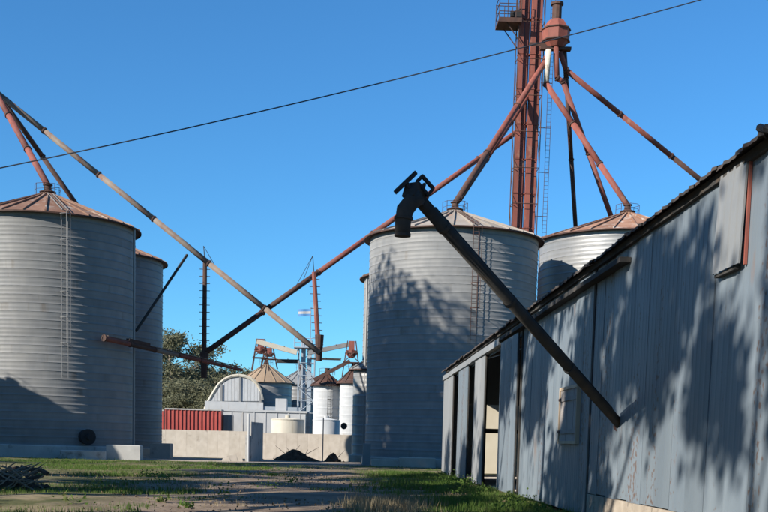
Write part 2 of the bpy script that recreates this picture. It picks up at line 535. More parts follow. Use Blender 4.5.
# round blower and pale concrete blocks at its foot
ps = P(92, 441, 82.0)
mb = MB()
d = Vector((SL1[0]-ps.x, SL1[1]-ps.y, 0)).normalized()
c0 = Vector((SL1[0], SL1[1], 1.55))-d*6.34
mb.tube(c0, c0-d*0.5, 0.5, n=18); mb.tube(c0-d*0.5, c0-d*0.62, 0.56, n=18); mb.tube(c0-d*0.6, c0-d*0.9, 0.2, n=10)
mb.build('aeration_fan', M['black'], s1)
s2 = silo(SL2, 6.2, Z(161, 261, 104), 2.4, 28, 26, M['galv'], M['rust_roof'],
          'grey silo half hidden behind the big silo at the left', 'big grain silos', z0=0.7, seg=56)
# right group
SC1 = (XE(454, 238, 90), 90.0, 0)
SC2 = (XE(626, 240, 95), 95.0, 0)
SC3 = (XE(432, 277, 111), 111.0, 0)
ac = face_angle(*SC1[:2])
c1 = silo(SC1, 6.42, Z(455, 240, 90), 2.25, 28, 30, M['galv'], M['pale_roof'],
          'large grey corrugated silo with pale rusting roof in the centre, tree shadow across it', 'big grain silos',
          z0=0.6, ladder=(ac+0.24, 9.0, M['rust_dk']))
c2 = silo(SC2, 7.0, Z(627, 243, 95), 2.45, 28, 26, M['galv_b'], M['rust_roof'],
          'silo rising behind the metal shed with rust-streaked cone roof', 'big grain silos', z0=0.6, seg=56)
c3 = silo(SC3, 6.4, Z(365, 277, 111), 2.6, 28, 24, M['galv'], M['pale_roof'],
          'far silo of which a sliver shows left of the central silo', 'big grain silos', z0=0.6, seg=56)
mb = MB(); p = P(134, 300, 87.0); mb.tube((p.x, p.y, 0.9), (p.x, p.y, zl1-0.2), 0.09, n=8); mb.build('down_pipe', M['galv_b'], s1)
mb = MB()
p = P(367, 290, 104.5); mb.tube((p.x, p.y, 0.2), (p.x, p.y, Z(367, 279, 104.5)), 0.11, n=8)
o = mb.build('drain_pipe', M['galv_b']); tag(o, 'thin upright pale pipe beside the left edge of the central silo', 'pipe')

# silo shape added out of view to cast the shadow on the left silo's foot
def at_sun(p, d):                   # point d metres (horizontally) towards the sun from p
    k = d/math.cos(SUN_EL)
    return Vector(p)+SDIR*k
q = at_sun((SL1[0]-1.0, SL1[1]-6.3, 5.0), 19)
silo((q.x, q.y, 0), 4.3, q.z-1.9, 1.7, 14, 20, M['galv'], M['rust_roof'],
     'silo-shaped shadow caster added outside the left edge of the view', None, z0=0.5, seg=40)

# ------------------------------------------------------------------ elevator towers
def tower(base, top, ncas, w, dpt, gap, label, platform=None):
    t = thing('bucket_elevator', base, label, 'elevator')
    bx, by, _ = base
    W_ = ncas*w+(ncas-1)*gap
    fl = []
    for k in range(ncas):
        x0 = -W_/2+k*(w+gap)
        yo = 0.0 if k % 2 == 0 else 0.22
        z = 0.3
        first = None
        while z < top:
            z1 = min(z+2.9, top)
            mb = MB(); mb.box(x0, x0+w, -dpt/2+yo, dpt/2+yo, z, z1-0.02)
            mb.box(x0-0.035, x0+w+0.035, -dpt/2+yo-0.045, dpt/2+yo+0.045, z1-0.10, z1-0.021)
            put('casing', mb.mesh('casing', M['rust']), t)
            z = z1
    mb = MB()
    for k in range(ncas+1):
        x0 = -W_/2+k*(w+gap)-gap/2
    for s in (-1, 1):
        for y in (-0.75, 0.75):
            mb.tube((s*(W_/2+0.10), y, 0), (s*(W_/2+0.10), y, top), 0.045, n=5)
    z = 1.5
    while z < top:
        for y in (-0.75, 0.75): mb.tube((-W_/2-0.1, y, z), (W_/2+0.1, y, z), 0.035, n=4)
        for s in (-1, 1):
            mb.tube((s*(W_/2+0.1), -0.75, z), (s*(W_/2+0.1), 0.75, z), 0.035, n=4)
            mb.tube((s*(W_/2+0.1), -0.75, z), (s*(W_/2+0.1), 0.75, z+3), 0.025, n=4)
        z += 3.0
    put('frame', mb.mesh('frame', M['rust_dk']), t)
    mb = MB(); mb.box(-W_/2-0.4, W_/2+0.4, -0.9, 0.9, 0, 0.9)
    put('boot', mb.mesh('boot', M['rust_dk']), t)
    return t, W_

TR = (XE(523, 220, 102), 102.0, 0)
tr, WT = tower(TR, 47.0, 4, 0.42, 0.62, 0.10, 'tall rust-red bucket elevator tower rising behind the central silo')
# heads
for k, s in enumerate((-0.52, 0.52)):
    mb = MB()
    prof = [(-0.75, 0), (-0.75, 0.9), (-0.5, 1.4), (0, 1.6), (0.5, 1.4), (0.75, 0.9), (0.75, 0)]
    n = len(prof)
    mb.add([(s+u*0.62, -0.42, 47+v) for u, v in prof]+[(s+u*0.62, 0.42, 47+v) for u, v in prof],
           [tuple(range(n)), tuple(range(2*n-1, n-1, -1))]+[(i, n+i, n+(i+1) % n, (i+1) % n) for i in range(n)])
    put('head', mb.mesh('head', M['rust']), tr)
# service platform on the left side of the tower
zp = Z(510, 21, 101.3)
xl = XE(498, 21, 101.3)-TR[0]; xr = XE(521, 21, 101.3)-TR[0]
mb = MB(); mb.box(xl, xr, -1.2, 1.2, zp-0.14, zp)
mb.box(xl, xr, -1.25, -1.203, zp-0.25, zp+0.12)
plat = put('platform', mb.mesh('platform', M['rust_dk']), tr)
mb = MB()
xx = [xl+0.03, xl+0.75, xl+1.45, xr-0.06]
for y in (-1.17, 1.17):
    for x in xx: mb.tube((x, y, zp), (x, y, zp+1.9), 0.035, n=5)
    for h in (0.62, 1.25, 1.88): mb.tube((xl, y, zp+h), (xr, y, zp+h), 0.035, n=5)
for h in (0.62, 1.25, 1.88): mb.tube((xl+0.03, -1.17, zp+h), (xl+0.03, 1.17, zp+h), 0.035, n=5)
put('guard_rail', mb.mesh('guard_rail', M['rust_dk']), plat)
mb = MB()
for y in (-0.9, 0.9):
    mb = MB().tube((xl+0.7, y, zp-0.15), (xr+0.1, y*0.9, zp-1.9), 0.05, n=5)
    put('brace', mb.mesh('brace', M['rust_dk']), plat)
mb = MB()
mb.box(xr-0.55, xr-0.02, -0.8, -0.2, zp+0.02, zp+0.85); mb.tube((xr-0.9, -0.5, zp+0.6), (xr-0.3, -0.5, zp+0.6), 0.3, n=10)
put('motor', mb.mesh('motor', M['black']), plat)
# stand-off ladder
mb = MB()
xL = XE(548.5, 150, 102)-TR[0]-0.36
for dx in (0, 0.36): mb.tube((xL+dx, -0.5, 2), (xL+dx, -0.5, 44), 0.022, n=4)
z = 2.0
while z < 44:
    mb.tube((xL, -0.5, z), (xL+0.36, -0.5, z), 0.014, n=4); z += 0.33
z = 3.0
while z < 44:
    mb.tube((WT/2, -0.5, z), (xL+0.36, -0.5, z), 0.032, n=4); z += 3.7
put('ladder', mb.mesh('ladder', M['rust_dk']), tr)

# distributor: faceted rusty hopper hung on the right of the tower
def distributor(top, bot, r, label, n=8, loc=None):
    c = loc
    t = thing('grain_distributor', (c.x, c.y, bot), label, 'distributor')
    h = top-bot
    mb = MB(); mb.lathe([(r*0.55, h*0.10), (r*0.96, h*0.28), (r, h*0.62), (r*0.62, h*0.86), (r*0.5, h*0.9)], n, caps=True)
    b = put('hopper', mb.mesh('hopper', M['rust']), t)
    mb = MB()
    for zf, rf in ((0.28, 0.98), (0.62, 1.02)):
        mb.lathe([(r*rf, h*zf-0.05), (r*rf+0.06, h*zf-0.05), (r*rf+0.06, h*zf+0.05), (r*rf, h*zf+0.05)], n)
    put('band', mb.mesh('band', M['rust_dk']), b)
    mb = MB(); mb.lathe([(r*0.34, h*0.89), (r*0.34, h*1.35), (r*0.45, h*1.35), (r*0.45, h*1.42)], 10, caps=True)
    put('inlet', mb.mesh('inlet', M['rust_dk']), t)
    mb = MB()
    mb.box(-r*1.1, r*1.1, -r*0.25, r*0.25, h*0.02, h*0.11); mb.box(-r*1.9, -r*0.5, -0.08, 0.08, h*0.13, h*0.22)
    put('bracket', mb.mesh('bracket', M['rust_dk']), t)
    return t
DY = 100.6
dc = P(556, 33, DY)
distributor(Z(556, 17, DY), Z(556, 51, DY), 1.18, 'faceted rust-brown grain distributor box high on the tall elevator', loc=dc)

# ------------------------------------------------------------------ spout pipes
def pipe(pts, r, label, mats, seglen=6.0, collar=True, name='spout_pipe', group='grain spout pipes', cm='rust_dk'):
    pts = [Vector(p) for p in pts]
    t = thing(name, pts[-1], label, 'pipe', group)
    for a, b in zip(pts[:-1], pts[1:]):
        L_ = (b-a).length
        n = max(1, round(L_/seglen))
        d = (b-a).normalized()
        for k in range(n):
            p = a.lerp(b, k/n); q = a.lerp(b, (k+1)/n)
            mb = MB(); mb.tube(p, q-d*0.01, r, n=12)
            mm = mats[k % len(mats)] if not callable(mats) else mats(k, n)
            tb = put('tube', mb.mesh('tube', mm, t.location, True), t)
            me = tb.data
            for pl in me.polygons:
                if len(pl.vertices) > 4: pl.use_smooth = False
            if collar and (k or a is not pts[0]):
                mb = MB(); mb.tube(p-d*0.06, p+d*0.06, r*1.28, n=12)
                put('collar', mb.mesh('collar', M[cm], t.location), tb)
    return t
rst = [M['rust'], M['rust'], M['rust_dk'], M['rust']]
cap1 = Vector((SC1[0], SC1[1], Z(455, 240, 90)+2.25+0.5))
cap2 = Vector((SC2[0], SC2[1], Z(627, 243, 95)+2.45+0.5))
capL1 = Vector((SL1[0], SL1[1], zl1+2.4+0.5))
capL2 = Vector((SL2[0], SL2[1], Z(161, 261, 104)+2.4+0.5))
cream_p = mat('faded_cream_pipe', (0.52,0.47,0.38), (0.60,0.55,0.47), 1.2, 0.6, rust=RUST, rust_amt=0.4)
pipe([P(549, 50, 100.4), P(545, 62, 100.3), cap1], 0.24, 'rust-red spout pipe dropping from distributor to the central silo top', rst)
pipe([P(533, 88, 103.2), cap1+Vector((0.35, 0.3, 0.35))], 0.22, 'second rust-red spout passing behind the tower to the central silo top', rst)
pipe([P(548.5, 50, 100.0), P(546, 84, 99.8), cap2], 0.24, 'pale-topped spout pipe running from distributor to the silo behind the shed', lambda k, n: cream_p if n == 1 else M['rust'], 5)
pipe([P(556, 46, 100.3), P(557, 78, 100.1), P(563, 82, 100.2), P(613, 222, 103)], 0.22, 'rusty spout pipe slanting steeply behind the silo beyond the shed', rst)
pipe([P(564, 48, 100.9), P(566, 78, 101.2), P(576, 236, 107)], 0.20, 'dark near-vertical spout pipe right of the elevator tower', [M['rust_dk']])
pipe([P(560, 52, 100.7), P(566, 70, 100.9), P(720, 196, 106)], 0.22, 'rusty spout pipe descending right toward the shed roof', rst)
# long crossing pair
LB = [P(529, 123, 103.6), P(205, 353, 95.0)]
pipe(LB, 0.22, 'long rusty spout slanting down left from the tall elevator, dark at its lower end',
     lambda k, n: M['rust_dk'] if k >= n-2 else M['rust'])
LA = [P(-10, 87, 98.0), P(320, 353, 93.2)]
pipe(LA, 0.22, 'long weathered grey-brown spout slanting down right from the left edge', [M['pipe_gr']])
pipe([P(-9, 84, 98.2), capL1], 0.24, 'short rust-red spout leading to the top of the left silo', [M['rust']])
pipe([P(-9, 84, 98.6), capL2], 0.21, 'dark spout passing behind the left silo roof', [M['rust_dk']], cm='black')

TL = (X(-34, 99), 99.0, 0)
tl, _ = tower(TL, 34.0, 2, 0.45, 0.62, 0.12, 'rusty bucket elevator just outside the left edge of the view')
distributor(Z(-10, 74, 98.4), Z(-10, 94, 98.4), 0.75, 'rusty grain distributor at the left edge of the view', loc=P(-11, 85, 98.4))

# hanging masts where the two long spouts cross over
def mast(p0, p1, Y, label, pipe_pts, mt):
    a = P(*p0, Y); b = P(*p1, Y)
    t = thing('hanging_mast', b, label, 'mast', 'masts hanging between the long spouts')
    mb = MB(); mb.tube(a, b, 0.17, 0.2, n=8)
    po = put('post', mb.mesh('post', mt, b), t)
    d = (b-a)
    n = int(d.length/0.55)
    peg = MB(); peg.tube((-0.42, 0, 0), (0.42, 0, 0), 0.028, n=4)
    pm = peg.mesh('rung', M['rust_dk'])
    for k in range(1, n):
        put('rung', pm, t, (a.lerp(b, k/n))-b)
    mb = MB()
    top = a+Vector((-0.12, 0, 1.25))
    mb.tube(a, top, 0.035, n=5)
    for pp in pipe_pts: mb.tube(top, P(*pp, Y), 0.02, n=4)
    put('guy_wire', mb.mesh('guy_wire', M['dark'], b), t)
    mb = MB()
    mb.tube(b+Vector((0,0,1.9)), b+Vector((0,0,0.9)), 0.36, 0.30, n=10); mb.tube(b+Vector((0,0,0.95)), b+Vector((0,0,-0.15)), 0.27, 0.24, n=10)
    put('drop_spout', mb.mesh('drop_spout', M['rust_dk'], b), t)
    return t
mast((205, 262), (204, 376), 95.0, 'dark hanging mast with rungs at the left end of the crossing spouts', [(213, 262), (221, 276)], M['rust_dk'])
mast((314, 272), (319, 359), 93.4, 'rust-red hanging mast with rungs at the right end of the crossing spouts', [(303, 281), (296, 286)], M['rust'])
mb = MB(); mb.tube(P(187, 255, 95.1), P(136, 331, 89.0), 0.11, n=6)
o = mb.build('strut', M['dark']); tag(o, 'thin dark diagonal strut from the long spout to the left silo', 'strut')
# slanting conveyor tube from the left silo
A = P(104, 338, 82.9); B = P(242, 370, 96)
t = thing('conveyor', B, 'rusty nearly level conveyor tube leaving the side of the left silo', 'conveyor')
d = (B-A).normalized(); L_ = (B-A).length
n = 6
for k in range(n):
    p = A.lerp(B, k/n); q_ = A.lerp(B, (k+1)/n)
    rr_ = 0.20-0.012*k
    mb = MB(); mb.tube(p, q_-d*0.02, rr_, rr_-0.012, n=10)
    tb = put('tube', mb.mesh('tube', [M['rust_dk'], M['rust'], M['pipe_gr']][(k*2+1) % 3 if k < 4 else 1], B), t)
    mb = MB(); mb.tube(p-d*0.05, p+d*0.06, rr_*1.25, n=10); put('collar', mb.mesh('collar', M['rust_dk'], B), tb)
mb = MB()
up = Vector((0,0,1)); sd = d.cross(up).normalized(); u2 = sd.cross(d)
mb.obox(A.lerp(B, 0.5)+u2*0.20, d*L_*0.48, sd*0.12, u2*0.025)
put('walk_plank', mb.mesh('walk_plank', M['pipe_gr'], B), t)
mb = MB(); mb.obox(A.lerp(B, 0.22)+u2*0.24, d*1.1, sd*0.16, u2*0.12); put('gearbox', mb.mesh('gearbox', M['rust_dk'], B), t)

# ------------------------------------------------------------------ metal shed
XW, YN, YF, ZE = 5.5, 7.0, 64.2, 5.74
shed = thing('metal_shed', (XW, 36, 0), 'long weathered corrugated metal shed with sliding doors along the right side', 'shed')
YS = wallY(592.5, 400)                                    # from here to the far end the cladding reaches the ground
def sheet_mesh(w, h, amp=0.005, pitch=0.235, bend=0.0):
    # trapezoid-ribbed sheet standing on its lower edge, face towards -x, width along +y
    mb = MB()
    pts = []
    y = 0.0
    while y < w-0.001:
        for u, a in ((0, 0), (0.58, 0), (0.70, 1), (0.88, 1)):
            yy = y+u*pitch
            if yy < w: pts.append((yy, -amp*a))
        y += pitch
    pts.append((w, 0))
    zs = [0, h*0.33, h*0.66, h]
    n = len(pts)
    vs = []
    for k, z in enumerate(zs):
        for yy, xx_ in pts:
            vs.append((xx_-bend*math.sin(PI*z/h)*math.sin(PI*yy/w), yy, z))
    fs = [(k*n+i, (k+1)*n+i, (k+1)*n+i+1, k*n+i+1) for k in range(3) for i in range(n-1)]
    mb.add(vs, fs)
    # folded edge so the sheet has a thickness at its ends
    for yy in (0, w):
        mb.add([(0, yy, 0), (0.03, yy, 0), (0.03, yy, h), (0, yy, h)], [(0, 1, 2, 3)])
    return mb
def wall_loc(x, y, z): return (x-XW, y-36, z)
SW = 0.95
mnear = [sheet_mesh(SW+0.03, ZE-0.62, bend=b).mesh('wall_sheet', M['sheet']) for b in (0.0, 0.015, 0.03)]
y = YN
i = 0
while y < YS-0.1:
    put('wall_sheet', mnear[i % 3], shed, wall_loc(XW-0.012*(i % 2)-rnd.uniform(0, 0.01), y, 0.62+rnd.uniform(-.02, .02)), (0, rnd.uniform(-.003, .003), 0))
    y += SW; i += 1
# full-height cladding behind the track between the sliding doors and the dark seam
mfar = [sheet_mesh(SW+0.03, ZE-0.10, bend=b).mesh('wall_sheet', M['sheet']) for b in (0.0, 0.02)]
y = YS+0.22
while y < 36.2:
    put('wall_sheet', mfar[i % 2], shed, wall_loc(XW-0.012*(i % 2)-rnd.uniform(0, 0.012), y, 0.10), (0, rnd.uniform(-.004, .004), 0))
    y += SW; i += 1
# strip of cladding above the doorway
mtop = sheet_mesh(SW+0.03, 0.62).mesh('wall_sheet', M['sheet'])
y = 36.4
while y < YF-0.3:
    put('wall_sheet', mtop, shed, wall_loc(XW-0.012*(i % 2), y, ZE-0.66)); y += SW; i += 1
def spost(y, x0=XW-0.05, w=0.10, z1=ZE, m_='dark'):
    mb = MB(); mb.box(x0, x0+0.16, y, y+w, 0, z1); mb.build('post', M[m_], shed)
spost(YS+0.02, XW-0.035, 0.16); spost(36.35, XW-0.06, 0.14); spost(YF-0.15, XW-0.01, 0.14)
for yy in (9.5, 14.6, 19.7, 30.8, 47.3, 57.2): spost(yy, XW+0.06, 0.12, ZE-0.1)
# plinth blocks
y = YN; k = 0
while y < YS:
    w = min(1.9, YS-y)
    mb = MB(); mb.box(XW-0.03-0.012*(k % 2), XW+0.25, y, y+w-0.02, -0.1, 0.60); mb.build('plinth_block', M['plinth'], shed); y += w; k += 1
# sliding door leaves: (y0, y1, offset from wall, lean)
def leaf(y0, y1, off, z1=5.18, lean=0.0, z0=0.10, lab=None, m_='sheet'):
    w = y1-y0
    fr = MB()
    for (a, b) in ((0, 0.09), (w-0.09, w)): fr.box(0.025, 0.075, a, b, 0, z1-z0)
    for z in (0.0, (z1-z0)*0.5, z1-z0-0.1): fr.box(0.026, 0.074, 0.09, w-0.09, z, z+0.1)
    dr = put('sliding_door', fr.mesh('sliding_door', M['dark']), shed, wall_loc(XW-off, y0, z0), (lean, rnd.uniform(-0.006, 0.006), 0))
    if lab: dr['label'] = lab
    n = max(1, round(w/1.25))
    sw = w/n
    me = sheet_mesh(sw+0.02, z1-z0, bend=0.02).mesh('door_sheet', M[m_])
    for j in range(n): put('door_sheet', me, dr, (-0.006*(j % 2), j*sw, 0))
leaf(58.6, 63.9, 0.16, m_='sheet_lt')
leaf(51.4, 55.7, 0.16, lean=0.004)
leaf(48.1, 52.2, -0.22)
leaf(45.2, 48.6, 0.17, lean=-0.006, m_='sheet_lt')
leaf(36.5, 40.4, 0.18, lean=0.003)
# track cover along the doors
y = wallY(632, 256); k = 0
while y < YF:
    w = min(3.0, YF-y)
    mb = MB(); mb.box(XW-0.24, XW-0.02, y, y+w-0.015, (5.26 if y < 38 else 5.16)+0.008*(k % 3), (5.36 if y < 38 else 5.40)+0.008*(k % 3))
    mb.build('track_cover', M['dark'] if y < 38 else M['sheet_lt'], shed); y += w; k += 1
# floor, back wall, gables, roof
mb = MB(); mb.box(XW+0.3, 21.6, YN, YF, -0.05, 0.03); mb.build('floor_slab', M['conc'], shed)
mb = MB(); mb.box(21.6, 21.75, YN, YF, -0.05, ZE); mb.build('back_wall', M['inside'], shed)
RX, RZ = 13.6, ZE+2.6
for y in (YN,):
    mb = MB()
    mb.add([(XW+0.05, y, 0), (21.7, y, 0), (21.7, y, ZE), (RX, y, RZ-0.05), (XW+0.05, y, ZE)]+[(XW+0.05, y+0.06, 0), (21.7, y+0.06, 0), (21.7, y+0.06, ZE), (RX, y+0.06, RZ-0.05), (XW+0.05, y+0.06, ZE)],
           [(0,1,2,3,4), (9,8,7,6,5), (0,5,6,1), (1,6,7,2), (4,9,5,0)])
    mb.build('gable_wall', M['sheet'], shed)
gx0, gx1, gz = 7.3, 9.7, 3.9                # doorway in the far gable
for nm, pg in (('gable_wall', [(XW+0.05, 0), (gx0, 0), (gx0, gz), (XW+0.05, gz)]), ('gable_wall', [(gx1, 0), (21.7, 0), (21.7, gz), (gx1, gz)]),
               ('gable_wall', [(XW+0.05, gz+0.003), (21.7, gz+0.003), (21.7, ZE), (RX, RZ-0.05), (XW+0.05, ZE)])):
    n = len(pg)
    mb = MB().add([(a, YF, b) for a, b in pg]+[(a, YF+0.06, b) for a, b in pg], [tuple(range(n)), tuple(range(2*n-1, n-1, -1))]+[(i_, n+i_, n+(i_+1) % n, (i_+1) % n) for i_ in range(n)])
    mb.build(nm, M['sheet'], shed)
MB().box(gx0-0.3, gx1+0.3, YF-0.06, YF-0.004, 2.35, 2.6).build('door_rail', M['dark'], shed)
sl2 = (RZ-ZE)/(RX-XW)
y = YN-0.4
k = 0
while y < YF+0.3:
    w = 1.05
    ov = 0.17+rnd.uniform(0, 0.05)+(0.05 if rnd.random() < 0.12 else 0)
    dz = rnd.uniform(-0.008, 0.012)
    mb = MB()
    e0 = Vector((XW-ov, y, ZE-sl2*ov+0.04+dz)); e1 = Vector((RX, y, RZ+0.04+dz*0.3))
    vs = []
    for j in range(9):
        yy = y+(w+0.06)*j/8
        h = 0.009 if j % 2 else 0.0
        lift = 0.03*(1-j/8) if k % 5 == 0 else 0
        vs += [(e0.x-(0.03 if j % 4 == 1 else 0), yy, e0.z+h+lift), (e1.x, yy, e1.z+h), (e0.x-(0.03 if j % 4 == 1 else 0), yy, e0.z+h-0.05+lift)]
    fs = []
    for j in range(8):
        a = j*3; b = a+3
        fs += [(a, b, b+1, a+1), (a, a+2, b+2, b)]
    mb.add(vs, fs)
    mb.build('roof_sheet', M['roof_shaded'], shed)
    y += w; k += 1
mb = MB(); mb.box(XW-0.09, XW+0.02, YN-0.2, YF+0.1, ZE-0.16, ZE-0.03); mb.build('eave_beam', M['dark'], shed)
mb = MB(); mb.add([(RX, YN-.4, RZ+.04), (RX, YF+.4, RZ+.04), (22.1, YF+.4, ZE), (22.1, YN-.4, ZE)], [(0,1,2,3)]); mb.build('roof_slope', M['roof_shaded'], shed)
# torn roof edge piece at the near end
mb = MB(); mb.path([(XW-0.15, 14.75, 5.62), (XW-0.27, 14.9, 5.70), (XW-0.26, 15.15, 5.77), (XW-0.1, 15.35, 5.72)], [0.03, 0.06, 0.06, 0.03], 7)
mb.build('bent_flashing', M['black'], shed)
# loose sheet hung over the wall near the eave
y0, y1 = wallY(752, 180), wallY(723, 230)
lo = put('loose_sheet', sheet_mesh(y1-y0, 1.42, amp=0.008, pitch=0.28, bend=0.02).mesh('loose_sheet', M['sheet_lt']), shed, wall_loc(XW-0.13, y0, 4.22), (0, 0.03, 0))
lo['label'] = 'paler loose sheet hung over the wall below the eave'
mb = MB(); mb.box(XW-0.06, XW-0.02, y0-0.05, y0-0.01, 4.2, 5.62); mb.build('edge_strip', M['rust'], shed)
mb = MB(); mb.box(XW-0.10, XW-0.02, y0+0.2, y1-0.02, 4.17, 4.215); mb.build('batten_or_shadow', M['dark'], shed)  # dark strip drawn as the shadow under the loose sheet's lower edge
# boarded hatch
hy0, hy1, hz0, hz1 = wallY(581, 415), wallY(563, 415), 1.72, 3.12
hat = MB().box(XW-0.06, XW-0.02, hy0+0.06, hy1-0.06, hz0+0.05, hz1-0.05).build('wall_hatch', M['wood'], shed)
nb = 5
for k in range(nb):
    a = hy0+0.07+(hy1-hy0-0.14)*k/nb
    mb = MB(); mb.box(XW-0.09-0.006*(k % 2), XW-0.061, a, a+(hy1-hy0-0.14)/nb-0.012, hz0+0.06, hz1-0.06); mb.build('board', M['wood'], hat)
for (a, b, c, d_) in ((hy0, hy0+0.07, hz0, hz1), (hy1-0.07, hy1, hz0, hz1), (hy0+0.07, hy1-0.07, hz0, hz0+0.07), (hy0+0.07, hy1-0.07, hz1-0.07, hz1)):
    mb = MB(); mb.box(XW-0.12, XW-0.02, a, b, c, d_); mb.build('frame', M['wood_lt'], hat)
for k, zz_ in enumerate((hz0+0.3, hz1-0.3)):
    MB().box(XW-0.115, XW-0.097, hy0+0.1, hy1-0.1, zz_-0.05, zz_+0.05).build('batten_or_shadow', M['wood'], hat)
    MB().box(XW-0.135, XW-0.121, hy1-0.28, hy1-0.01, zz_-0.03, zz_+0.03).build('hinge', M['rust_dk'], hat)
# pale panel added past the far gable as the sunlit patch in the doorway
bt = thing('added_panel', (9.2, 67.2, 0), 'tall pale panel added behind the shed for the bright patch in its doorway', 'panel')
for k in range(4):
    mb = MB(); mb.box(6.6+1.3*k, 7.89+1.3*k, 67.0-0.01*(k % 2), 67.1, 0.05, 4.3); mb.build('board', M['cream'], bt)
for xx_ in (6.8, 9.2, 11.5):
    MB().box(xx_, xx_+0.12, 67.101, 67.25, 0, 4.2).build('support', M['wood'], bt)

# ------------------------------------------------------------------ loading auger through the shed wall
T0 = P(622, 427, wallY(622, 427, XW+0.1))
T1 = P(416, 196, 17.6)
ag = thing('loading_auger', (T0.x, T0.y, T0.z), 'dark loading auger sticking out of the shed wall with drooping spout', 'auger')  # dark colour of its parts is dark metal plus painted-in shade
d = (T1-T0).normalized()
sd = d.cross(Vector((0,0,1))).normalized(); u2 = sd.cross(d)
mb = MB(); mb.tube(T0-d*0.5, T1, 0.098, n=18)
o = mb.build('tube', M['dark'], ag, True)
for pl in o.data.polygons:
    if len(pl.vertices) > 4: pl.use_smooth = False
for k in (0.32, 0.62, 0.9):
    c = T0.lerp(T1, k); MB().tube(c-d*0.035, c+d*0.035, 0.118, n=18).build('collar', M['dark'], o)
mb = MB(); c = T0.lerp(T1, 0.55)
mb.tube(T0+d*0.6+u2*0.125, T1-d*0.5+u2*0.125, 0.02, n=6); mb.build('conduit', M['black'], o)
H0 = T1
mb = MB(); mb.obox(H0+d*0.04, d*0.14, sd*0.11, u2*0.11); hb = mb.build('head_box', M['dark'], ag)
# spout: elbow dropping straight down
def PA(px, py): return P(px, py, 17.5)
mb = MB(); mb.path([PA(421, 196), PA(412, 201), PA(405, 210), PA(403, 221), PA(402.5, 236)], [0.105, 0.125, 0.13, 0.12, 0.11], 18)
sp = mb.build('spout', M['dark'], ag, True)
MB().tube(PA(403.6, 217), PA(403.4, 219.5), 0.142, n=18).build('clamp', M['dark'], sp)
MB().tube(PA(402.6, 233.5), PA(402.5, 236.5), 0.122, n=18).build('rim', M['dark'], sp)
MB().tube(T0+d*0.02, T0+d*0.10, 0.15, n=18).build('wall_collar', M['rust_dk'], ag)
# belt guard disc and motor frame
mb = MB()
gp, gq = PA(395, 192.5), PA(416, 172.5)
gd = (gq-gp); gc = (gp+gq)/2; gn = gd.normalized()
gw = Vector((0, 1, 0)); gw = (gw-gn*gw.dot(gn)).normalized(); gt = gn.cross(gw)
mb.obox(gc, gn*gd.length*0.5, gw*0.05, gt*0.028)
mb.tube(gc-gt*0.03, PA(414, 192), 0.035, n=8)
mb.build('belt_guard', M['black'], ag)
mb = MB()
fr = [PA(417, 181), PA(422.5, 175.5), PA(433.5, 188), PA(428, 194.5)]
for a, b in zip(fr, fr[1:]+fr[:1]): mb.tube(a, b, 0.024, n=6)
for a, b in zip(fr, fr[1:]+fr[:1]): mb.tube(a+Vector((0,0.10,0)), b+Vector((0,0.10,0)), 0.022, n=6)
for a in fr: mb.tube(a, a+Vector((0,0.10,0)), 0.022, n=6)
mb.tube(PA(424, 185)-Vector((0,0.02,0)), PA(424, 185)+Vector((0,0.24,0)), 0.03, n=8)
mb.build('motor_frame', M['black'], ag)

# ------------------------------------------------------------------ overhead cable
pts = []
for px in range(-220, 961, 30):
    py = 168.0-0.20333*px-0.0000525*px*px
    pts.append(P(px, py, 26+0.004*px))
mb = MB(); mb.path(pts, 0.014, 6)
o = mb.build('overhead_cable', M['wire']); tag(o, 'thin dark overhead cable sagging across the blue sky', 'cable')

# ------------------------------------------------------------------ yard wall and gate post
def yard_wall(pa, pb, ya, yb, h, label, n):
    a = Vector((X(pa, ya), ya, 0)); b = Vector((X(pb, yb), yb, 0))
    t = thing('yard_wall', (a+b)/2, label, 'wall', 'concrete yard walls')
    d = (b-a); L_ = d.length; d.normalize(); nn = Vector((-d.y, d.x, 0))
    for k in range(n):
        p = a+d*(L_*(k+0.5)/n)
        off = nn*rnd.uniform(-0.005, 0.005)
        mb = MB(); mb.obox(p+off+Vector((0,0,h/2-0.55)), d*(L_/n/2-0.004), nn*0.09, Vector((0,0,h/2+0.05+rnd.uniform(-0.008,0.008))))
        mb.build('wall_panel', M['conc'], t)
    mb = MB(); mb.obox((a+b)/2+Vector((0,0,-0.45))-nn*0.02, d*L_/2, nn*0.16, Vector((0,0,0.12))); mb.build('footing', M['conc'], t)
    return t
yard_wall(135, 251, 137.5, 131.6, 3.12, 'pale concrete yard wall left of the gate slab', 11)
yard_wall(256, 362, 131.2, 126.6, 3.0, 'pale concrete yard wall right of the gate slab with soil heaped against it', 10)
gy = 87.5
t = thing('gate_slab', (X(255, gy), gy, 0), 'upright pale concrete slab ending the yard wall beside a thin post', 'slab')
a = Vector((X(250, gy), gy, 0)); b = Vector((X(262, gy+4), gy+4, 0))
d = (b-a); L_ = d.length; d.normalize(); nn = Vector((-d.y, d.x, 0))
mb = MB(); mb.obox((a+b)/2+Vector((0,0,1.5)), d*L_/2, nn*0.09, (0,0,1.5)); mb.build('slab', M['conc_w'], t)
mb = MB(); mb.box(a.x-0.32, a.x-0.02, gy-0.25, gy+0.1, 0, 2.0); mb.build('pier', M['conc_w'], t)
o = MB().tube((X(248.5, gy-.4), gy-.4, 0), (X(248.5, gy-.4), gy-.4, 3.6), 0.08, n=8).build('gate_post', M['white']); tag(o, 'thin white post beside the upright concrete slab', 'post')
o = MB().tube((X(323, 95), 95, 0), (X(323, 95), 95, 3.6), 0.045, n=6).build('marker_pole', M['wood']); tag(o, 'thin pole standing between the two soil heaps', 'pole')
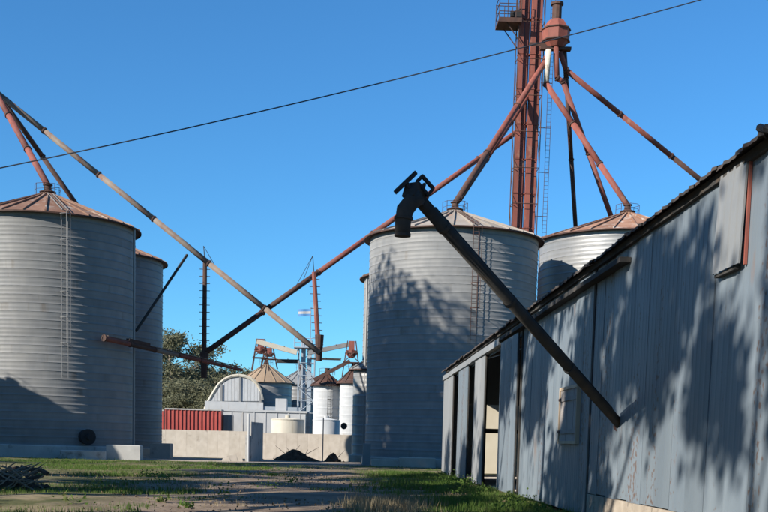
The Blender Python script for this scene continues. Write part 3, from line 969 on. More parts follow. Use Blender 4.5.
for px, py, w, h, lb in ((232, 458, 0.5, 0.5, 'small broken concrete block left of the gate slab'), (238, 457, 0.4, 0.75, 'small upright concrete lump nearest the gate slab'), (226.5, 459, 0.35, 0.3, 'smallest concrete lump on the road left of the gate slab')):
    p = P(px, py, 88)
    mb = MB(); mb.add([(p.x-w, 87.8, 0), (p.x+w, 87.7, 0), (p.x+w*.9, 88.4, 0), (p.x-w, 88.5, 0), (p.x-w*.7, 87.9, h*.8), (p.x+w*.6, 87.85, h), (p.x+w*.5, 88.3, h*.9), (p.x-w*.6, 88.3, h*.7)],
                       [(0,3,2,1), (4,5,6,7), (0,1,5,4), (1,2,6,5), (2,3,7,6), (3,0,4,7)])
    o = mb.build('concrete_lump', M['conc']); tag(o, lb, 'rubble', 'concrete lumps by the gate')

# low concrete blocks around silo feet
def block(px0, px1, y, h, dpt, m_, label, name='concrete_block', group='blocks at silo feet'):
    mb = MB(); x0 = X(px0, y); x1 = X(px1, y)
    b_ = 0.05
    mb.add([(x0,y,-.1),(x1,y,-.1),(x1,y+dpt,-.1),(x0,y+dpt,-.1),(x0,y,h-b_),(x1,y,h-b_),(x1,y+dpt,h-b_),(x0,y+dpt,h-b_),
            (x0+b_,y+b_,h),(x1-b_,y+b_,h),(x1-b_,y+dpt-b_,h),(x0+b_,y+dpt-b_,h)],
           [(0,3,2,1),(0,1,5,4),(1,2,6,5),(2,3,7,6),(3,0,4,7),(4,5,9,8),(5,6,10,9),(6,7,11,10),(7,4,8,11),(8,9,10,11)])
    o = mb.build(name, m_); tag(o, label, 'block', group)
block(106, 140, 81.2, 1.05, 1.2, M['conc_w'], 'whitewashed concrete block at the right foot of the left silo')
block(150, 170, 92, 1.2, 1.5, M['conc'], 'grey concrete block at the foot of the half-hidden silo')
block(60, 105, 80.7, 0.62, 0.6, M['conc_w'], 'long low stained ledge in front of the left silo')
block(372, 398, 82.2, 0.5, 0.8, M['conc'], 'low broken kerb left of centre silo foot')
block(400, 436, 82.0, 0.7, 0.9, M['conc'], 'longer broken kerb in front of the central silo')
block(363, 371, 84.5, 1.6, 0.7, M['galv'], 'small pale steel box at the left foot of the central silo', 'control_box')

# ------------------------------------------------------------------ background works
# red grain trailers behind the wall
def trailer(x0, x1, y, z0, z1, label, nr, front=True):
    t = thing('grain_trailer', ((x0+x1)/2, y, 0), label, 'trailer', 'red grain trailers')
    dp = 2.5
    mb = MB()
    mb.box(x0, x1, y, y+dp, z0, z1); body = mb.build('body', M['red'], t)
    for k in range(nr+1):
        xx_ = x0+0.06+(x1-x0-0.12)*k/nr
        mb = MB(); mb.box(xx_-0.06, xx_+0.06, y-0.11, y-0.004, z0+0.05, z1-0.03); mb.build('rib', M['red'], body)
    mb = MB(); mb.box(x0-0.04, x1+0.04, y-0.14, y+0.04, z1, z1+0.16); mb.box(x0-0.04, x1+0.04, y+dp-0.04, y+dp+0.14, z1, z1+0.16); mb.box(x0-0.06, x0+0.1, y+0.041, y+dp-0.041, z1, z1+0.16); mb.box(x1-0.1, x1+0.06, y+0.041, y+dp-0.041, z1, z1+0.16)
    mb.build('top_rail', M['conc_w'], t)
    mb = MB(); mb.box(x0+0.3, x1-0.2, y+0.5, y+dp-0.5, z0-0.35, z0-0.005); mb.build('chassis', M['dark'], t)
    for xw in (x0+0.9, x0+2.1, x1-1.2):
        for yw in (y+0.05, y+dp-0.4):
            wh = MB().tube((xw, yw, 0.52), (xw, yw+0.35, 0.52), 0.52, n=20).build('wheel', M['rubber'], t)
            MB().tube((xw, yw-0.02, 0.52), (xw, yw+0.1, 0.52), 0.25, n=14).build('rim', M['conc_w'], wh)
    return t
ty = 141.0
trailer(X(165, ty), X(221, ty), ty, 1.3, Z(190, 410, ty), 'faded red ribbed grain trailer behind the yard wall', 14)
trailer(X(108, ty+1), X(163.2, ty+1), ty+1, 1.3, Z(163, 411, ty+1), 'second red trailer mostly hidden by the half-hidden silo', 9)
t = thing('trailer_tank', (X(226, 142), 142, 0), 'small pale box tank beside the red trailer', 'tank')
mb = MB(); mb.box(X(223, 142), X(232, 142), 142, 144, 1.2, Z(226, 415, 142)); bb = mb.build('body', M['galv_b'], t)
for k in range(3):
    xx_ = X(223.6+k*3.6, 142); mb = MB(); mb.box(xx_, xx_+0.1, 141.9, 141.996, 1.3, Z(226, 415.5, 142)); mb.build('rib', M['galv'], bb)
mb = MB(); mb.box(X(224, 142), X(231, 142), 142.3, 143.7, -0.5, 1.19); mb.build('stand', M['dark'], t)

# white low building
by = 147.0
t = thing('low_building', (X(260, by), by, 0), 'long low white flat-roofed building behind the yard wall', 'building')
x0, x1 = X(214, by), X(305, by); zt = Z(260, 410, by)
MB().box(x0, x1, by, by+9, 0, zt-0.25).build('wall', M['white'], t)
MB().box(x0-0.15, x1+0.15, by-0.15, by+9.1, zt-0.249, zt).build('parapet', M['white'], t)
for k in range(8):
    xx_ = x0+(x1-x0)*(k+0.5)/8
    MB().box(xx_-0.07, xx_+0.07, by-0.06, by-0.003, 0, zt-0.26).build('pilaster', M['white'], t)
MB().box(X(275, by+2), X(286, by+2), by+2, by+5, zt+0.002, Z(280, 398, by)).build('roof_box', M['white'], t)

# arched barn
ay = 158.0
ap = [(200, 428), (205, 409), (209, 400.5), (213.5, 392.5), (219, 384), (225, 379), (232, 376), (239, 375.2), (246, 376.3), (252, 379), (257, 383.5), (260.5, 390), (262.5, 400), (263, 428)]
fr = [P(a, b, ay) for a, b in ap]
for q_ in (fr[0], fr[-1]): q_.z = 0
t = thing('arched_barn', (fr[0]+fr[-1])/2, 'pale grey barn with arched roof and white base among the far silos', 'barn')
ext = Vector((-0.8, 14, 0))
n = len(fr)
MB().add(fr+[p+ext for p in fr], [tuple(range(n)), tuple(range(2*n-1, n-1, -1))]+[(i+1, i, n+i, n+i+1) for i in range(n-1)]).build('shell', M['galv_b'], t)
# arch trim, panels and posts on the front
mb = MB()
for a, b in zip(fr[1:-2], fr[2:-1]):
    mb.tube(a+Vector((0,-0.05,0)), b+Vector((0,-0.05,0)), 0.22, n=6)
mb.build('arch_trim', M['cream'], t)
def arch_z(px):
    for (a, za), (b, zb) in zip(ap[1:-1], ap[2:-1]):
        if a <= px <= b: return za+(zb-za)*(px-a)/(b-a)
    return 392
for k in range(15):
    p0 = 211+k*3.3; p1 = p0+3.1
    x0 = X(p0, ay); x1 = X(p1, ay)
    mb = MB(); za = Z(p0, arch_z(p0)+2.5, ay); zb = Z(p1, arch_z(p1)+2.5, ay); zz0 = Z(p0, 401, ay)
    mb.add([(x0, ay-0.08, zz0), (x1, ay-0.08, zz0), (x1, ay-0.08, zb), (x0, ay-0.08, za), (x0, ay-0.01, zz0), (x1, ay-0.01, zz0), (x1, ay-0.01, zb), (x0, ay-0.01, za)],
           [(0,1,2,3), (7,6,5,4), (0,4,5,1), (1,5,6,2), (2,6,7,3), (3,7,4,0)])
    mb.build('cladding_panel', M['white'], t)
for px in (221, 239.5, 260):
    MB().box(X(px-1, ay), X(px+1, ay), ay-0.25, ay-0.085, 0, Z(px, arch_z(px)+2, ay)).build('post', M['galv'], t)
MB().box(X(205, ay), X(263, ay), ay-0.6, ay-0.26, 0, Z(240, 402, ay)).build('base_wall', M['white'], t)
MB().box(X(262, ay), X(300, ay), ay-0.4, ay+6, 0, Z(280, 407, ay)).build('side_shed', M['bluew'], t)

# far silos
FG = 'far silos of the works behind the wall'
silo((XE(266, 381, 166), 166, 0), 3.7, Z(266, 381, 166), 2.5, 9, 16, M['galv_b'], M['tanroof'], 'far silo with tan cone roof behind the arched barn', FG, seg=32, eave='tanroof', corr=2)
silo((X(300, 176), 176, 0), 3.6, Z(300, 382, 172), 2.2, 9, 16, M['galv_b'], M['galv'], 'far silo with grey roof behind the pale blue elevator', FG, seg=32, eave='galv', corr=2)
silo((X(326, 146), 146, 0), 1.65, Z(326, 383, 146), 1.3, 8, 12, M['white'], M['rust_dk'], 'slender white far silo just right of the pale blue elevator', FG, seg=28, corr=2, ladder=(-PI/2+0.2, 1.0, M['dark']))
silo((X(352, 144), 144, 0), 1.65, Z(352, 380, 144), 1.6, 8, 12, M['white'], M['rust_dk'], 'slender white far silo touching the steel bin', FG, seg=28, corr=2)
silo((X(371, 106), 106, 0), 1.75, Z(355, 367, 106), 1.0, 9, 12, M['galv_b'], M['galv'], 'slim pale steel bin against the left edge of the central silo', None, seg=28, corr=2, cap=False)

# pale blue elevator with flag
ey = 150.0
t = thing('steel_elevator', (X(305, ey), ey, 0), 'pale blue steel elevator tower with flag on top among the far silos', 'elevator')
x0, x1 = X(297, ey), X(313, ey); ze = Z(305, 348, ey)
for xx_, wd in ((x0+0.35, 0.55), (x1-0.95, 0.55)):
    z = 0
    while z < ze:
        z1 = min(z+2.4, ze)
        MB().box(xx_, xx_+wd, ey+0.5, ey+1.1, z, z1-0.05).build('casing', M['bluew'], t); z = z1
mb = MB()
for xx_ in (x0, x1):
    for yy in (ey, ey+1.8): mb.box(xx_-0.07, xx_+0.07, yy-0.07, yy+0.07, 0, ze)
mb.build('frame', M['bluew'], t)
z = 0.5; k = 0
while z < ze-1.5:
    mb = MB()
    mb.tube((x0, ey, z), (x1, ey, z), 0.05, n=4); mb.tube((x0, ey, z) if k % 2 else (x1, ey, z), (x1, ey, z+1.6) if k % 2 else (x0, ey, z+1.6), 0.045, n=4)
    mb.tube((x0, ey+1.8, z), (x1, ey+1.8, z), 0.05, n=4); mb.tube((x0, ey, z), (x0, ey+1.8, z+1.6), 0.045, n=4); mb.tube((x1, ey, z), (x1, ey+1.8, z+1.6), 0.045, n=4)
    mb.build('bracing', M['bluew'], t); z += 1.6; k += 1
pl_ = MB().box(x0-0.6, x1+0.6, ey-0.5, ey+2.3, ze, ze+0.12).build('platform', M['bluew'], t)
mb = MB()
for xx_ in (x0-0.55, x0+0.5, x1-0.5, x1+0.55):
    mb.tube((xx_, ey-0.45, ze+0.12), (xx_, ey-0.45, ze+1.2), 0.04, n=4)
for h in (0.65, 1.2): mb.tube((x0-0.55, ey-0.45, ze+h), (x1+0.55, ey-0.45, ze+h), 0.04, n=4)
mb.build('guard_rail', M['bluew'], pl_)
MB().box(x0+0.3, x1-0.3, ey+0.4, ey+1.3, ze+0.121, ze+1.0).build('head', M['bluew'], t)
fx = X(308.5, ey); fz = Z(308, 308.5, ey)
t = thing('flag', (fx, ey+0.2, ze+0.12), 'small blue and white striped flag flying above the pale blue elevator', 'flag')
MB().tube((fx, ey+0.2, ze+0.1), (fx, ey+0.2, fz+0.2), 0.04, n=5).build('flag_pole', M['galv'], t)
fw, fh = X(308, ey)-X(295.5, ey), 0.92
for k, mm in enumerate(('fl_b', 'fl_w', 'fl_b')):
    z1 = fz-k*fh/3
    vs = []
    for j in range(9):
        u = j/8
        yy = ey+0.2+0.05*math.sin(u*7)
        for zz_ in (z1-fh/3, z1):
            vs += [(fx-fw*u, yy, zz_-0.10*u), (fx-fw*u, yy+0.015, zz_-0.10*u)]
    fs = []
    for j in range(8):
        a = j*4; b = a+4
        fs += [(a, b, b+2, a+2), (a+1, a+3, b+3, b+1), (a+2, b+2, b+3, a+3), (a, a+1, b+1, b)]
    fs += [(0, 2, 3, 1), (32, 33, 35, 34)]
    MB().add(vs, fs).build('stripe', M[mm], t)

# overhead conveyors and heads among the far silos
def far_conv(p, q_, Y, r, mm, label):
    a = P(*p, Y); b = P(*q_, Y)
    t = thing('overhead_conveyor', b, label, 'conveyor', 'far overhead conveyors')
    d = (b-a).normalized(); L_ = (b-a).length; sd = d.cross(Vector((0,0,1))).normalized(); u2 = sd.cross(d)
    mb = MB(); mb.obox((a+b)/2, d*L_/2, sd*r, u2*r); g = mb.build('trough', mm, t)
    n = max(2, int(L_/1.6))
    mb = MB()
    for k in range(n+1):
        c = a+d*(L_*k/n); mb.obox(c+u2*(r+0.01), d*0.06, sd*(r+0.05), u2*0.05)
    mb.build('cover_strip', M['galv'], g)
far_conv((257, 341.5), (297, 352.5), 149.1, 0.30, M['cream'], 'cream sloping conveyor left of the pale blue elevator')
far_conv((308, 353), (351, 344), 144.9, 0.26, M['galv'], 'grey sloping conveyor right of the pale blue elevator')
far_conv((277, 361), (299, 361.5), 151.4, 0.24, M['dark'], 'dark level conveyor left of the pale blue elevator')
far_conv((311, 358.5), (341, 359.5), 150, 0.12, M['dark'], 'thin dark level conveyor right of the pale blue elevator')
far_conv((314, 380), (350, 361), 143.5, 0.22, M['rust_dk'], 'dark sloping conveyor above the white far silos')
def far_head(px, py0, py1, Y, label, w=0.55):
    xx_ = X(px, Y); z0 = Z(px, py1, Y); z1 = Z(px, py0, Y)
    t = thing('elevator_head', (xx_, Y, z0), label, 'elevator', 'far elevator heads')
    h = z1-z0
    MB().box(xx_-w*0.5, xx_+w*0.5, Y-0.3, Y+0.3, z0+h*0.72, z1).build('head', M['rust'], t)
    mb = MB(); mb.lathe([(w*0.35, h*0.45), (w*0.9, h*0.55), (w*0.9, h*0.7), (w*0.4, h*0.72)], 8, (xx_, Y, z0), caps=True); mb.build('hopper', M['rust'], t)
    mb = MB()
    for s in (-1, 1):
        for yy in (-0.7, 0.7): mb.tube((xx_+s*1.1, Y+yy, z0-0.6), (xx_+s*0.5, Y+yy*0.5, z1), 0.07, n=4)
        mb.tube((xx_-1.0, Y+s*0.7, z0+h*0.3), (xx_+1.0, Y+s*0.7, z0+h*0.3), 0.06, n=4)
        mb.tube((xx_-0.8, Y+s*0.6, z0+h*0.6), (xx_+0.8, Y+s*0.6, z0+h*0.6), 0.06, n=4)
        mb.tube((xx_-s*1.0, Y-0.7, z0+h*0.3), (xx_+s*0.7, Y-0.6, z0+h*0.7), 0.05, n=4)
    mb.build('frame', M['rust_dk'], t)
far_head(259.5, 339, 366, 152, 'rusty elevator head above the tan-roofed far silo', 0.8)
far_head(268, 348, 364, 155, 'lower rusty elevator head above the tan roof', 0.7)
far_head(349.5, 341, 372, 144, 'rusty elevator head above the white far silo by the steel bin', 0.7)

# round tanks behind the wall
def tank(pc, w, Y, top, mm, label):
    r = (X(pc+w/2, Y)-X(pc-w/2, Y))/2; h = Z(pc, top, Y)
    t = thing('storage_tank', (X(pc, Y), Y, 0), label, 'tank', 'low round tanks behind the wall')
    mb = MB(); mb.lathe([(r, 0), (r, h-0.15), (r-0.1, h-0.02)], 32); put('shell', mb.mesh('shell', mm, smooth=True), t)
    mb = MB(); mb.lathe([(r+0.03, 0), (r+0.03, 0.1), (0.2, 0.32), (0, 0.34)], 32); put('lid', mb.mesh('lid', mm), t, (0, 0, h-0.15))
    mb = MB(); mb.lathe([(0.3, 0), (0.3, 0.3), (0, 0.32)], 12); put('hatch', mb.mesh('hatch', mm), t, (0, 0, h+0.12))
tank(287.5, 33, 139, 419, M['cream'], 'low cream round tank behind the yard wall')
tank(326, 27, 137, 419.5, M['white'], 'low white round tank behind the yard wall')
o = MB().tube(P(344, 426, 125.5), P(344, 426, 126.8), 0.36, n=14).build('drain_pipe_end', M['black']); tag(o, 'dark round pipe mouth at the right end of the yard wall', 'pipe')

# ------------------------------------------------------------------ heaps
def heap(px0, px1, Y, h, label, seed, sticks=8, m_='soil', name='soil_heap'):
    rr = random.Random(seed)
    x0, x1 = X(px0, Y), X(px1, Y); cx_ = (x0+x1)/2; w = (x1-x0)/2
    t = thing(name, (cx_, Y, 0), label, 'heap', None)
    mb = MB(); vs = []; fs = []
    N_, K = 28, 10
    for k in range(K+1):
        for i in range(N_):
            u = k/K; a = 2*PI*i/N_
            rr_ = u*(1+0.16*math.sin(3*a+seed)+0.1*math.sin(7*a+2*seed)+rr.uniform(-.06, .06))
            z = h*(1-u**1.3)*(1+0.35*math.sin(2*a+u*6+seed)*u)+rr.uniform(-.05, .05)*(1-u)-0.04*u
            vs.append((cx_+w*rr_*math.cos(a), Y+w*0.7*rr_*math.sin(a), max(z, -0.05)))
        if k: fs += [((k-1)*N_+i, (k-1)*N_+(i+1) % N_, k*N_+(i+1) % N_, k*N_+i) for i in range(N_)]
    mb.add(vs, fs); mb.build('mound', M[m_], t)
    for c in range(22):
        a = rr.uniform(0, 2*PI); u = rr.uniform(0.6, 1.35); q0 = Vector((cx_+w*u*math.cos(a), Y+w*0.7*u*math.sin(a), 0.04+max(0, h*(1-u**1.3))*0.9)); g = rr.uniform(0.06, 0.17)
        vs = [q0+Vector((g*rr.uniform(.6, 1.2)*i_, g*rr.uniform(.6, 1.2)*j_, g*0.7*rr.uniform(.6, 1.2)*k_)) for i_, j_, k_ in ((1,0,0),(-1,0,0),(0,1,0),(0,-1,0),(0,0,1),(0,0,-1))]
        MB().add(vs, [(0,2,4),(2,1,4),(1,3,4),(3,0,4),(2,0,5),(1,2,5),(3,1,5),(0,3,5)]).build('clod', M[m_], t)
    for s in range(sticks):
        a = rr.uniform(0, 2*PI); b = rr.uniform(0.2, 1.0); l = rr.uniform(0.5, 1.3)*h*1.7
        p = Vector((cx_+w*0.5*rr.uniform(-1, 1), Y+w*0.3*rr.uniform(-1, 1), h*0.35))
        q_ = p+Vector((math.cos(a)*math.cos(b)*l, math.sin(a)*math.cos(b)*l, math.sin(b)*l))
        MB().tube(p, q_, 0.035, 0.012, n=5).build('stick', M['log'], t)
    return t
heap(271, 317, 96, 0.95, 'large dark soil heap with sticks against the yard wall', 2, 9)
heap(325, 342, 95.5, 0.75, 'smaller dark soil heap right of the thin pole', 5, 3)
t = heap(-34, 42, 35.2, 0.42, 'pile of old logs and brush on the grass at the left edge', 9, 16, 'soil', 'log_pile')
rr = random.Random(4)
for k in range(78):
    big = k < 10
    p = Vector((X(2+rr.uniform(-34, 34), 35), 35+rr.uniform(-0.9, 0.5), rr.uniform(0.12, 0.62)*(1-0.012*abs(k % 9))))
    a = rr.uniform(-0.6, 0.6)+(PI if rr.random() < .5 else 0); l = rr.uniform(0.3, 0.55) if big else rr.uniform(0.2, 0.6)
    d = Vector((math.cos(a)*l, math.sin(a)*l*0.9, rr.uniform(-0.12, 0.16) if big else rr.uniform(-0.1, 0.28)))
    r1 = rr.uniform(.06, .10) if big else rr.uniform(.012, .032)
    bend = Vector((rr.uniform(-.05, .05), rr.uniform(-.05, .05), rr.uniform(-.05, .06)))
    MB().path([p-d, p-d*0.3+bend, p+d*0.4-bend*0.6, p+d], [r1, r1*0.92, r1*0.8, r1*0.6], 7).build('log' if big else 'branch', M['log'] if big else M['bark'], t)

# ------------------------------------------------------------------ trees
def quads(name, C, size, mt, rng, flat=0.0, aspect=2.2):
    n = len(C)
    d = rng.normal(size=(n, 3)); d /= np.linalg.norm(d, axis=1)[:, None]
    e = rng.normal(size=(n, 3)); e -= d*(e*d).sum(1)[:, None]; e /= np.linalg.norm(e, axis=1)[:, None]
    s = size*rng.uniform(0.6, 1.4, n)[:, None]
    a = d*s*0.5; b = e*s*0.5/aspect*1.4
    V = np.stack([C-a, C+b-a*0.1, C+a, C-b-a*0.1], 1).reshape(-1, 3)
    me = bpy.data.meshes.new(name)
    me.vertices.add(4*n); me.vertices.foreach_set('co', V.astype(np.float32).ravel())
    me.loops.add(4*n); me.loops.foreach_set('vertex_index', np.arange(4*n, dtype=np.int32))
    me.polygons.add(n); me.polygons.foreach_set('loop_start', np.arange(0, 4*n, 4, dtype=np.int32))
    me.materials.append(mt)
    me.update(calc_edges=True)
    return me
def tree_meshes(H, CR, seed, nl, leaf, bark, lsize, zlow=0.3, clump=0.16, limbs=13):
    rng = np.random.default_rng(seed); rr = random.Random(seed)
    mb = MB()
    pts = []; x = y = 0
    for k in range(8):
        u = k/7
        pts.append(Vector((x, y, u*H*0.86))); x += rr.uniform(-.03, .03)*H*0.5; y += rr.uniform(-.03, .03)*H*0.5
    tr0 = 0.022*H
    mb.path(pts, [tr0*(1-0.85*k/7)+0.02 for k in range(8)], 8)
    cl = []
    for k in range(limbs):
        u = zlow+(0.93-zlow)*(k+rr.random()*0.6)/limbs
        z = u*H*0.86; j = min(6, int(u*7)); p = pts[j].lerp(pts[j+1], u*7-j)
        a = k*2.4+rr.uniform(-.4, .4)
        prof = math.sin(PI*min(1, max(0.12, (u-zlow)/(1-zlow)*0.8+0.22)))**0.7
        l = CR*prof*rr.uniform(0.7, 1.15)
        up = rr.uniform(0.35, 0.8)
        q = p+Vector((math.cos(a)*l, math.sin(a)*l, l*up))
        md = p.lerp(q, 0.5)+Vector((0, 0, -0.06*l))
        r1 = tr0*(1-u)*0.55+0.03
        mb.path([p, md, q], [r1, r1*0.65, r1*0.3], 6)
        cl.append((q, 1.0))
        for s in range(5):
            b = p.lerp(q, rr.uniform(0.4, 1.0))
            aa = a+rr.uniform(-1.4, 1.4); l2 = l*rr.uniform(0.25, 0.55)
            e = b+Vector((math.cos(aa)*l2, math.sin(aa)*l2, l2*rr.uniform(-.1, .8)))
            mb.path([b, b.lerp(e, .5), e], [r1*0.4, r1*0.28, 0.015], 5)
            cl.append((e, rr.uniform(0.6, 1.0)))
    cl.append((pts[-1]+Vector((0, 0, 0.05*H)), 1.1))
    w = np.array([c[1]**2 for c in cl]); w /= w.sum()
    idx = rng.choice(len(cl), nl, p=w)
    cc = np.array([tuple(c[0]) for c in cl])[idx]; sc = np.array([c[1] for c in cl])[idx]
    g = rng.normal(size=(nl, 3)); 
    C = cc+g*(sc*CR*clump)[:, None]*np.array([1, 1, 0.75])
    return mb.mesh('trunk', bark, smooth=True), quads('crown', C, lsize, leaf, rng)
def plant_tree(me, loc, rot, sc, label, group, name='gum_tree'):
    t = thing(name, loc, label, 'tree', group)
    t.rotation_euler = (0, 0, rot); t.scale = sc
    put('trunk', me[0], t); put('crown', me[1], t)
    return t
# trees beyond the works, in view
bt1 = tree_meshes(15.5, 5.4, 11, 16000, M['leaf'], M['bark'], 0.30, 0.2, 0.115, 17)
bt2 = tree_meshes(12, 5.6, 12, 16000, M['leaf'], M['bark'], 0.30, 0.12, 0.13, 16)
bg_g = 'trees beyond the works'
def far_tree(me, px, Y, top, h0, rot, label, wide=1.0, base=0):
    s = (Z(px, top, Y))/h0
    plant_tree(me, (X(px, Y), Y, base), rot, (s*wide, s*wide, s), label, bg_g)
far_tree(bt1, 170, 185, 320, 16.0, 0.4, 'tallest olive-green tree beyond the half-hidden silo')
far_tree(bt1, 189, 200, 356, 15.8, 2.0, 'round olive tree just right of the tallest tree', 1.15)
far_tree(bt2, 182, 176, 372, 13.0, 2.0, 'dense tree below the conveyor behind the red trailer', 1.25)
far_tree(bt2, 205, 190, 366, 13.0, 1.1, 'dark green tree behind the left hanging mast', 1.2)
far_tree(bt2, 226, 198, 360, 13.0, 3.9, 'dark tree directly left of the arched barn roof', 1.1)
far_tree(bt1, 243, 215, 364, 16.0, 5.0, 'low tree crown peeping over the arched barn', 1.0)
far_tree(bt1, 158, 178, 378, 15.8, 5.3, 'low olive tree half behind the leftmost silo pair', 1.3)
far_tree(bt2, 198, 170, 385, 13.0, 4.6, 'low bushy tree rising behind the red trailer', 1.5)
far_tree(bt2, 350, 210, 392, 13.0, 0.6, 'low distant tree between the white far silos', 1.5)

# gum trees outside the view on the left: they shade the yard, the shed and the central silo
st = [tree_meshes(21, 5.2, 31+k, 9500, M['leaf_dk'], M['bark'], 0.45, 0.2, 0.135, 8) for k in range(3)]
tt = [tree_meshes(32, 6.0, 51+k, 18000, M['leaf_dk'], M['bark'], 0.5, 0.42, 0.17, 20) for k in range(2)]
sg = 'shade trees outside the view'
def shade(k, x, y, rot, s, label, w=1.0, pool=st): plant_tree(pool[k % len(pool)], (x, y, 0), rot, (s*w, s*w, s), label, sg)
shade(0, -28.8, 65.0, 0.3, 1.10, 'tallest gum outside the view whose shadow lies on the central silo', 0.78, tt)
shade(1, -28.5, 58.8, 2.3, 1.09, 'second tall gum outside the view beside the tallest', 0.95, tt)
for k, (x, y, rot, sc_, wd_, lb) in enumerate((
        (-14.0, 2.6, 1.0, 0.95, 0.62, 'narrow gum tree outside the view level with the camera, nearest the shed'),
        (-16.0, 11.2, 2.2, 1.05, 0.82, 'gum tree outside the view shading the near shed wall'),
        (-17.0, 16.6, 3.1, 1.0, 1.08, 'gum tree outside the view shading the middle of the shed'),
        (-19.5, 22.4, 4.4, 1.05, 1.05, 'gum tree outside the view shading the yard before the shed doors'),
        (-21.5, 31.0, 5.2, 0.95, 0.95, 'gum tree outside the view shading the wheel track'),
        (-24.0, 40.0, 0.9, 0.95, 1.0, 'gum tree outside the view shading the shed doors'),
        (-12.0, -8.0, 3.6, 1.0, 0.95, 'gum tree outside the view behind the camera'))):
    shade(k, x, y, rot, sc_, lb, wd_)
ORD = ('first', 'second', 'third', 'fourth', 'fifth', 'sixth', 'seventh', 'eighth', 'ninth')
for k in range(9):  # unseen trees added to hold sky light off the shed wall
    plant_tree(bt2, (-46-2.5*(k % 2), -22+8.5*k, 0), 1.3*k, (1.15, 1.15, 1.2), ORD[k]+' bushy tree of the row added out of view to block low sky', 'bushy trees added out of view to block sky light')

# ------------------------------------------------------------------ grass
def patchy(x, y, f, ph): return np.sin(x*f+ph)*np.sin(y*f*0.7+1.3*ph)+0.5*np.sin(x*f*2.3-y*f*1.7+ph)
def blades(n_target, region, hgt, wdt, seed, per=3):
    rng = np.random.default_rng(seed)
    pts = region(rng, n_target)
    n = len(pts)
    pts = np.repeat(pts, per, 0)+np.concatenate([rng.normal(0, 0.05, (n*per, 2))], 0)
    N_ = len(pts)
    h = hgt*rng.uniform(0.35, 1.2, N_)*np.clip(0.75+0.45*patchy(pts[:, 0], pts[:, 1], 1.9, 0.7), 0.3, 1.6); a = rng.uniform(0, 2*PI, N_); w = wdt*rng.uniform(0.6, 1.3, N_)
    ln = rng.uniform(0.1, 0.7, N_)*h; b = rng.uniform(0, 2*PI, N_)
    V = np.zeros((N_, 3, 3))
    V[:, 0, 0] = pts[:, 0]-np.cos(a)*w; V[:, 0, 1] = pts[:, 1]-np.sin(a)*w
    V[:, 1, 0] = pts[:, 0]+np.cos(a)*w; V[:, 1, 1] = pts[:, 1]+np.sin(a)*w
    V[:, 2, 0] = pts[:, 0]+np.cos(b)*ln; V[:, 2, 1] = pts[:, 1]+np.sin(b)*ln; V[:, 2, 2] = h
    V[:, :2, 2] = -0.1
    return V.reshape(-1, 3)
def tri_obj(name, V, mt):
    n = len(V)//3
    me = bpy.data.meshes.new(name)
    me.vertices.add(3*n); me.vertices.foreach_set('co', V.astype(np.float32).ravel())
    me.loops.add(3*n); me.loops.foreach_set('vertex_index', np.arange(3*n, dtype=np.int32))
    me.polygons.add(n); me.polygons.foreach_set('loop_start', np.arange(0, 3*n, 3, dtype=np.int32))
    me.materials.append(mt); me.update(calc_edges=True)
    return put(name, me)
def reg_shed(rng, n):
    y = rng.uniform(24, 66, n); x = 5.35-np.abs(rng.normal(0, 1.9, n))
    k = (patchy(x, y, 0.6, 0.5) > -0.35) & (x > 0.2)
    return np.stack([x[k], y[k]], 1)
def reg_left(rng, n):
    y = rng.uniform(22, 82, n); x = rng.uniform(-25, -4.5, n)
    k = (patchy(x, y, 0.35, 2.1) > -0.35+0.3*np.clip((x+9)/3, 0, 3)) & (x > -0.33*y-1)
    return np.stack([x[k], y[k]], 1)
def reg_far(rng, n):
    y = rng.uniform(62, 82, n); x = rng.uniform(-26, 6, n)
    k = patchy(x, y, 0.3, 4.0) > -0.2
    return np.stack([x[k], y[k]], 1)
def reg_mid(rng, n):
    y = rng.uniform(24, 70, n); x = rng.uniform(-6, 3.5, n)
    k = patchy(x, y, 0.7, 1.0) > 0.55
    return np.stack([x[k], y[k]], 1)
V = np.concatenate([blades(17000, reg_shed, 0.20, 0.014, 1), blades(42000, reg_left, 0.10, 0.014, 2), blades(9000, reg_far, 0.12, 0.018, 3), blades(9000, reg_mid, 0.08, 0.013, 4)])
o = tri_obj('grass', V, M['grass']); tag(o, 'green grass growing along the shed and across the yard', 'grass', kind='stuff')
rngw = np.random.default_rng(21)
cs = []
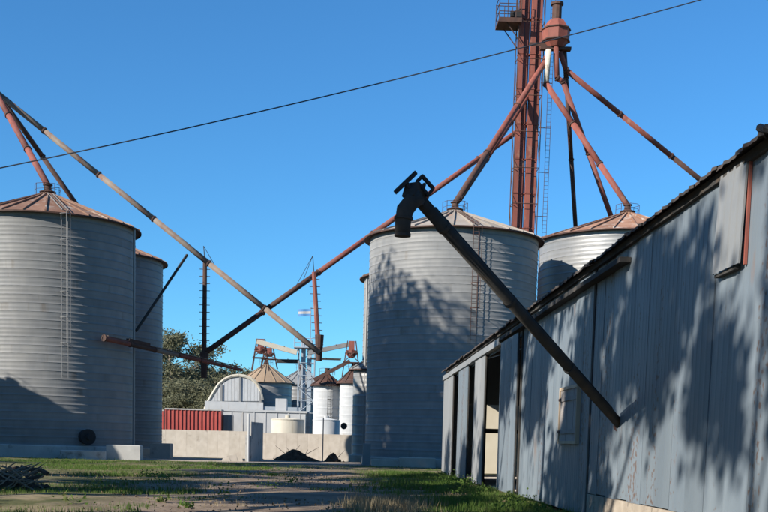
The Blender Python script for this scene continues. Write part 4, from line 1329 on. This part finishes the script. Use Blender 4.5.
for k in range(46):
    yy = rngw.uniform(26, 62); xx_ = 5.2-abs(rngw.normal(0, 0.8)); hh = rngw.uniform(0.12, 0.42)
    if k % 4 == 0: xx_, yy = rngw.uniform(-9, 1), rngw.uniform(26, 60)
    cs.append(np.array([xx_, yy, hh*0.5])+rngw.normal(size=(60, 3))*np.array([hh*0.7, hh*0.7, hh*0.3]))
C = np.concatenate(cs); C[:, 2] = np.abs(C[:, 2])
o = put('weeds', quads('weeds', C, 0.085, M['grass'], rngw)); tag(o, 'low leafy weeds scattered along the foot of the shed', 'weeds', kind='stuff')
def reg_straw(rng, n):
    x = rng.normal(1.1, 0.5, n); y = rng.normal(29.6, 1.2, n); return np.stack([x, y], 1)
def reg_dry(rng, n):
    y = rng.uniform(24, 82, n); x = rng.uniform(-24, 5, n)
    k = patchy(x, y, 0.5, 5.0) > 0.5
    return np.stack([x[k], y[k]], 1)
V = np.concatenate([blades(1500, reg_straw, 0.30, 0.014, 6), blades(8000, reg_dry, 0.10, 0.012, 7)])
o = tri_obj('dry_grass', V, M['straw']); tag(o, 'dry straw-coloured grass clump and wisps in the foreground', 'grass', kind='stuff')

# loose stones and fallen leaves on the trodden earth
rngs = np.random.default_rng(33)
n = 1100
sx = rngs.normal(-2.2, 2.6, n); sy = rngs.uniform(24, 84, n)**1.0; g = rngs.gamma(1.6, 0.010, n)+0.008
base = np.array([(1,0,0),(-1,0,0),(0,1,0),(0,-1,0),(0,0,1),(0,0,-1)], float)
V6 = base[None]*(g[:, None, None]*rngs.uniform(0.6, 1.3, (n, 6, 1)))*np.array([1, 1, 0.6])+np.stack([sx, sy, g*0.3-0.02], 1)[:, None]
tri = np.array([(0,2,4),(2,1,4),(1,3,4),(3,0,4),(2,0,5),(1,2,5),(3,1,5),(0,3,5)])
V = V6[:, tri].reshape(-1, 3)
o = tri_obj('stones', V, M['stone']); tag(o, 'small loose stones scattered over the bare earth track', 'stones', kind='stuff')
n = 3000
C = np.stack([rngs.uniform(-14, 5.2, n), rngs.uniform(24, 70, n), rngs.uniform(0.0, 0.035, n)], 1)
o = put('fallen_leaves', quads('fallen_leaves', C, 0.07, M['litter'], rngs)); tag(o, 'dry fallen leaves scattered over the yard', 'leaves', kind='stuff')
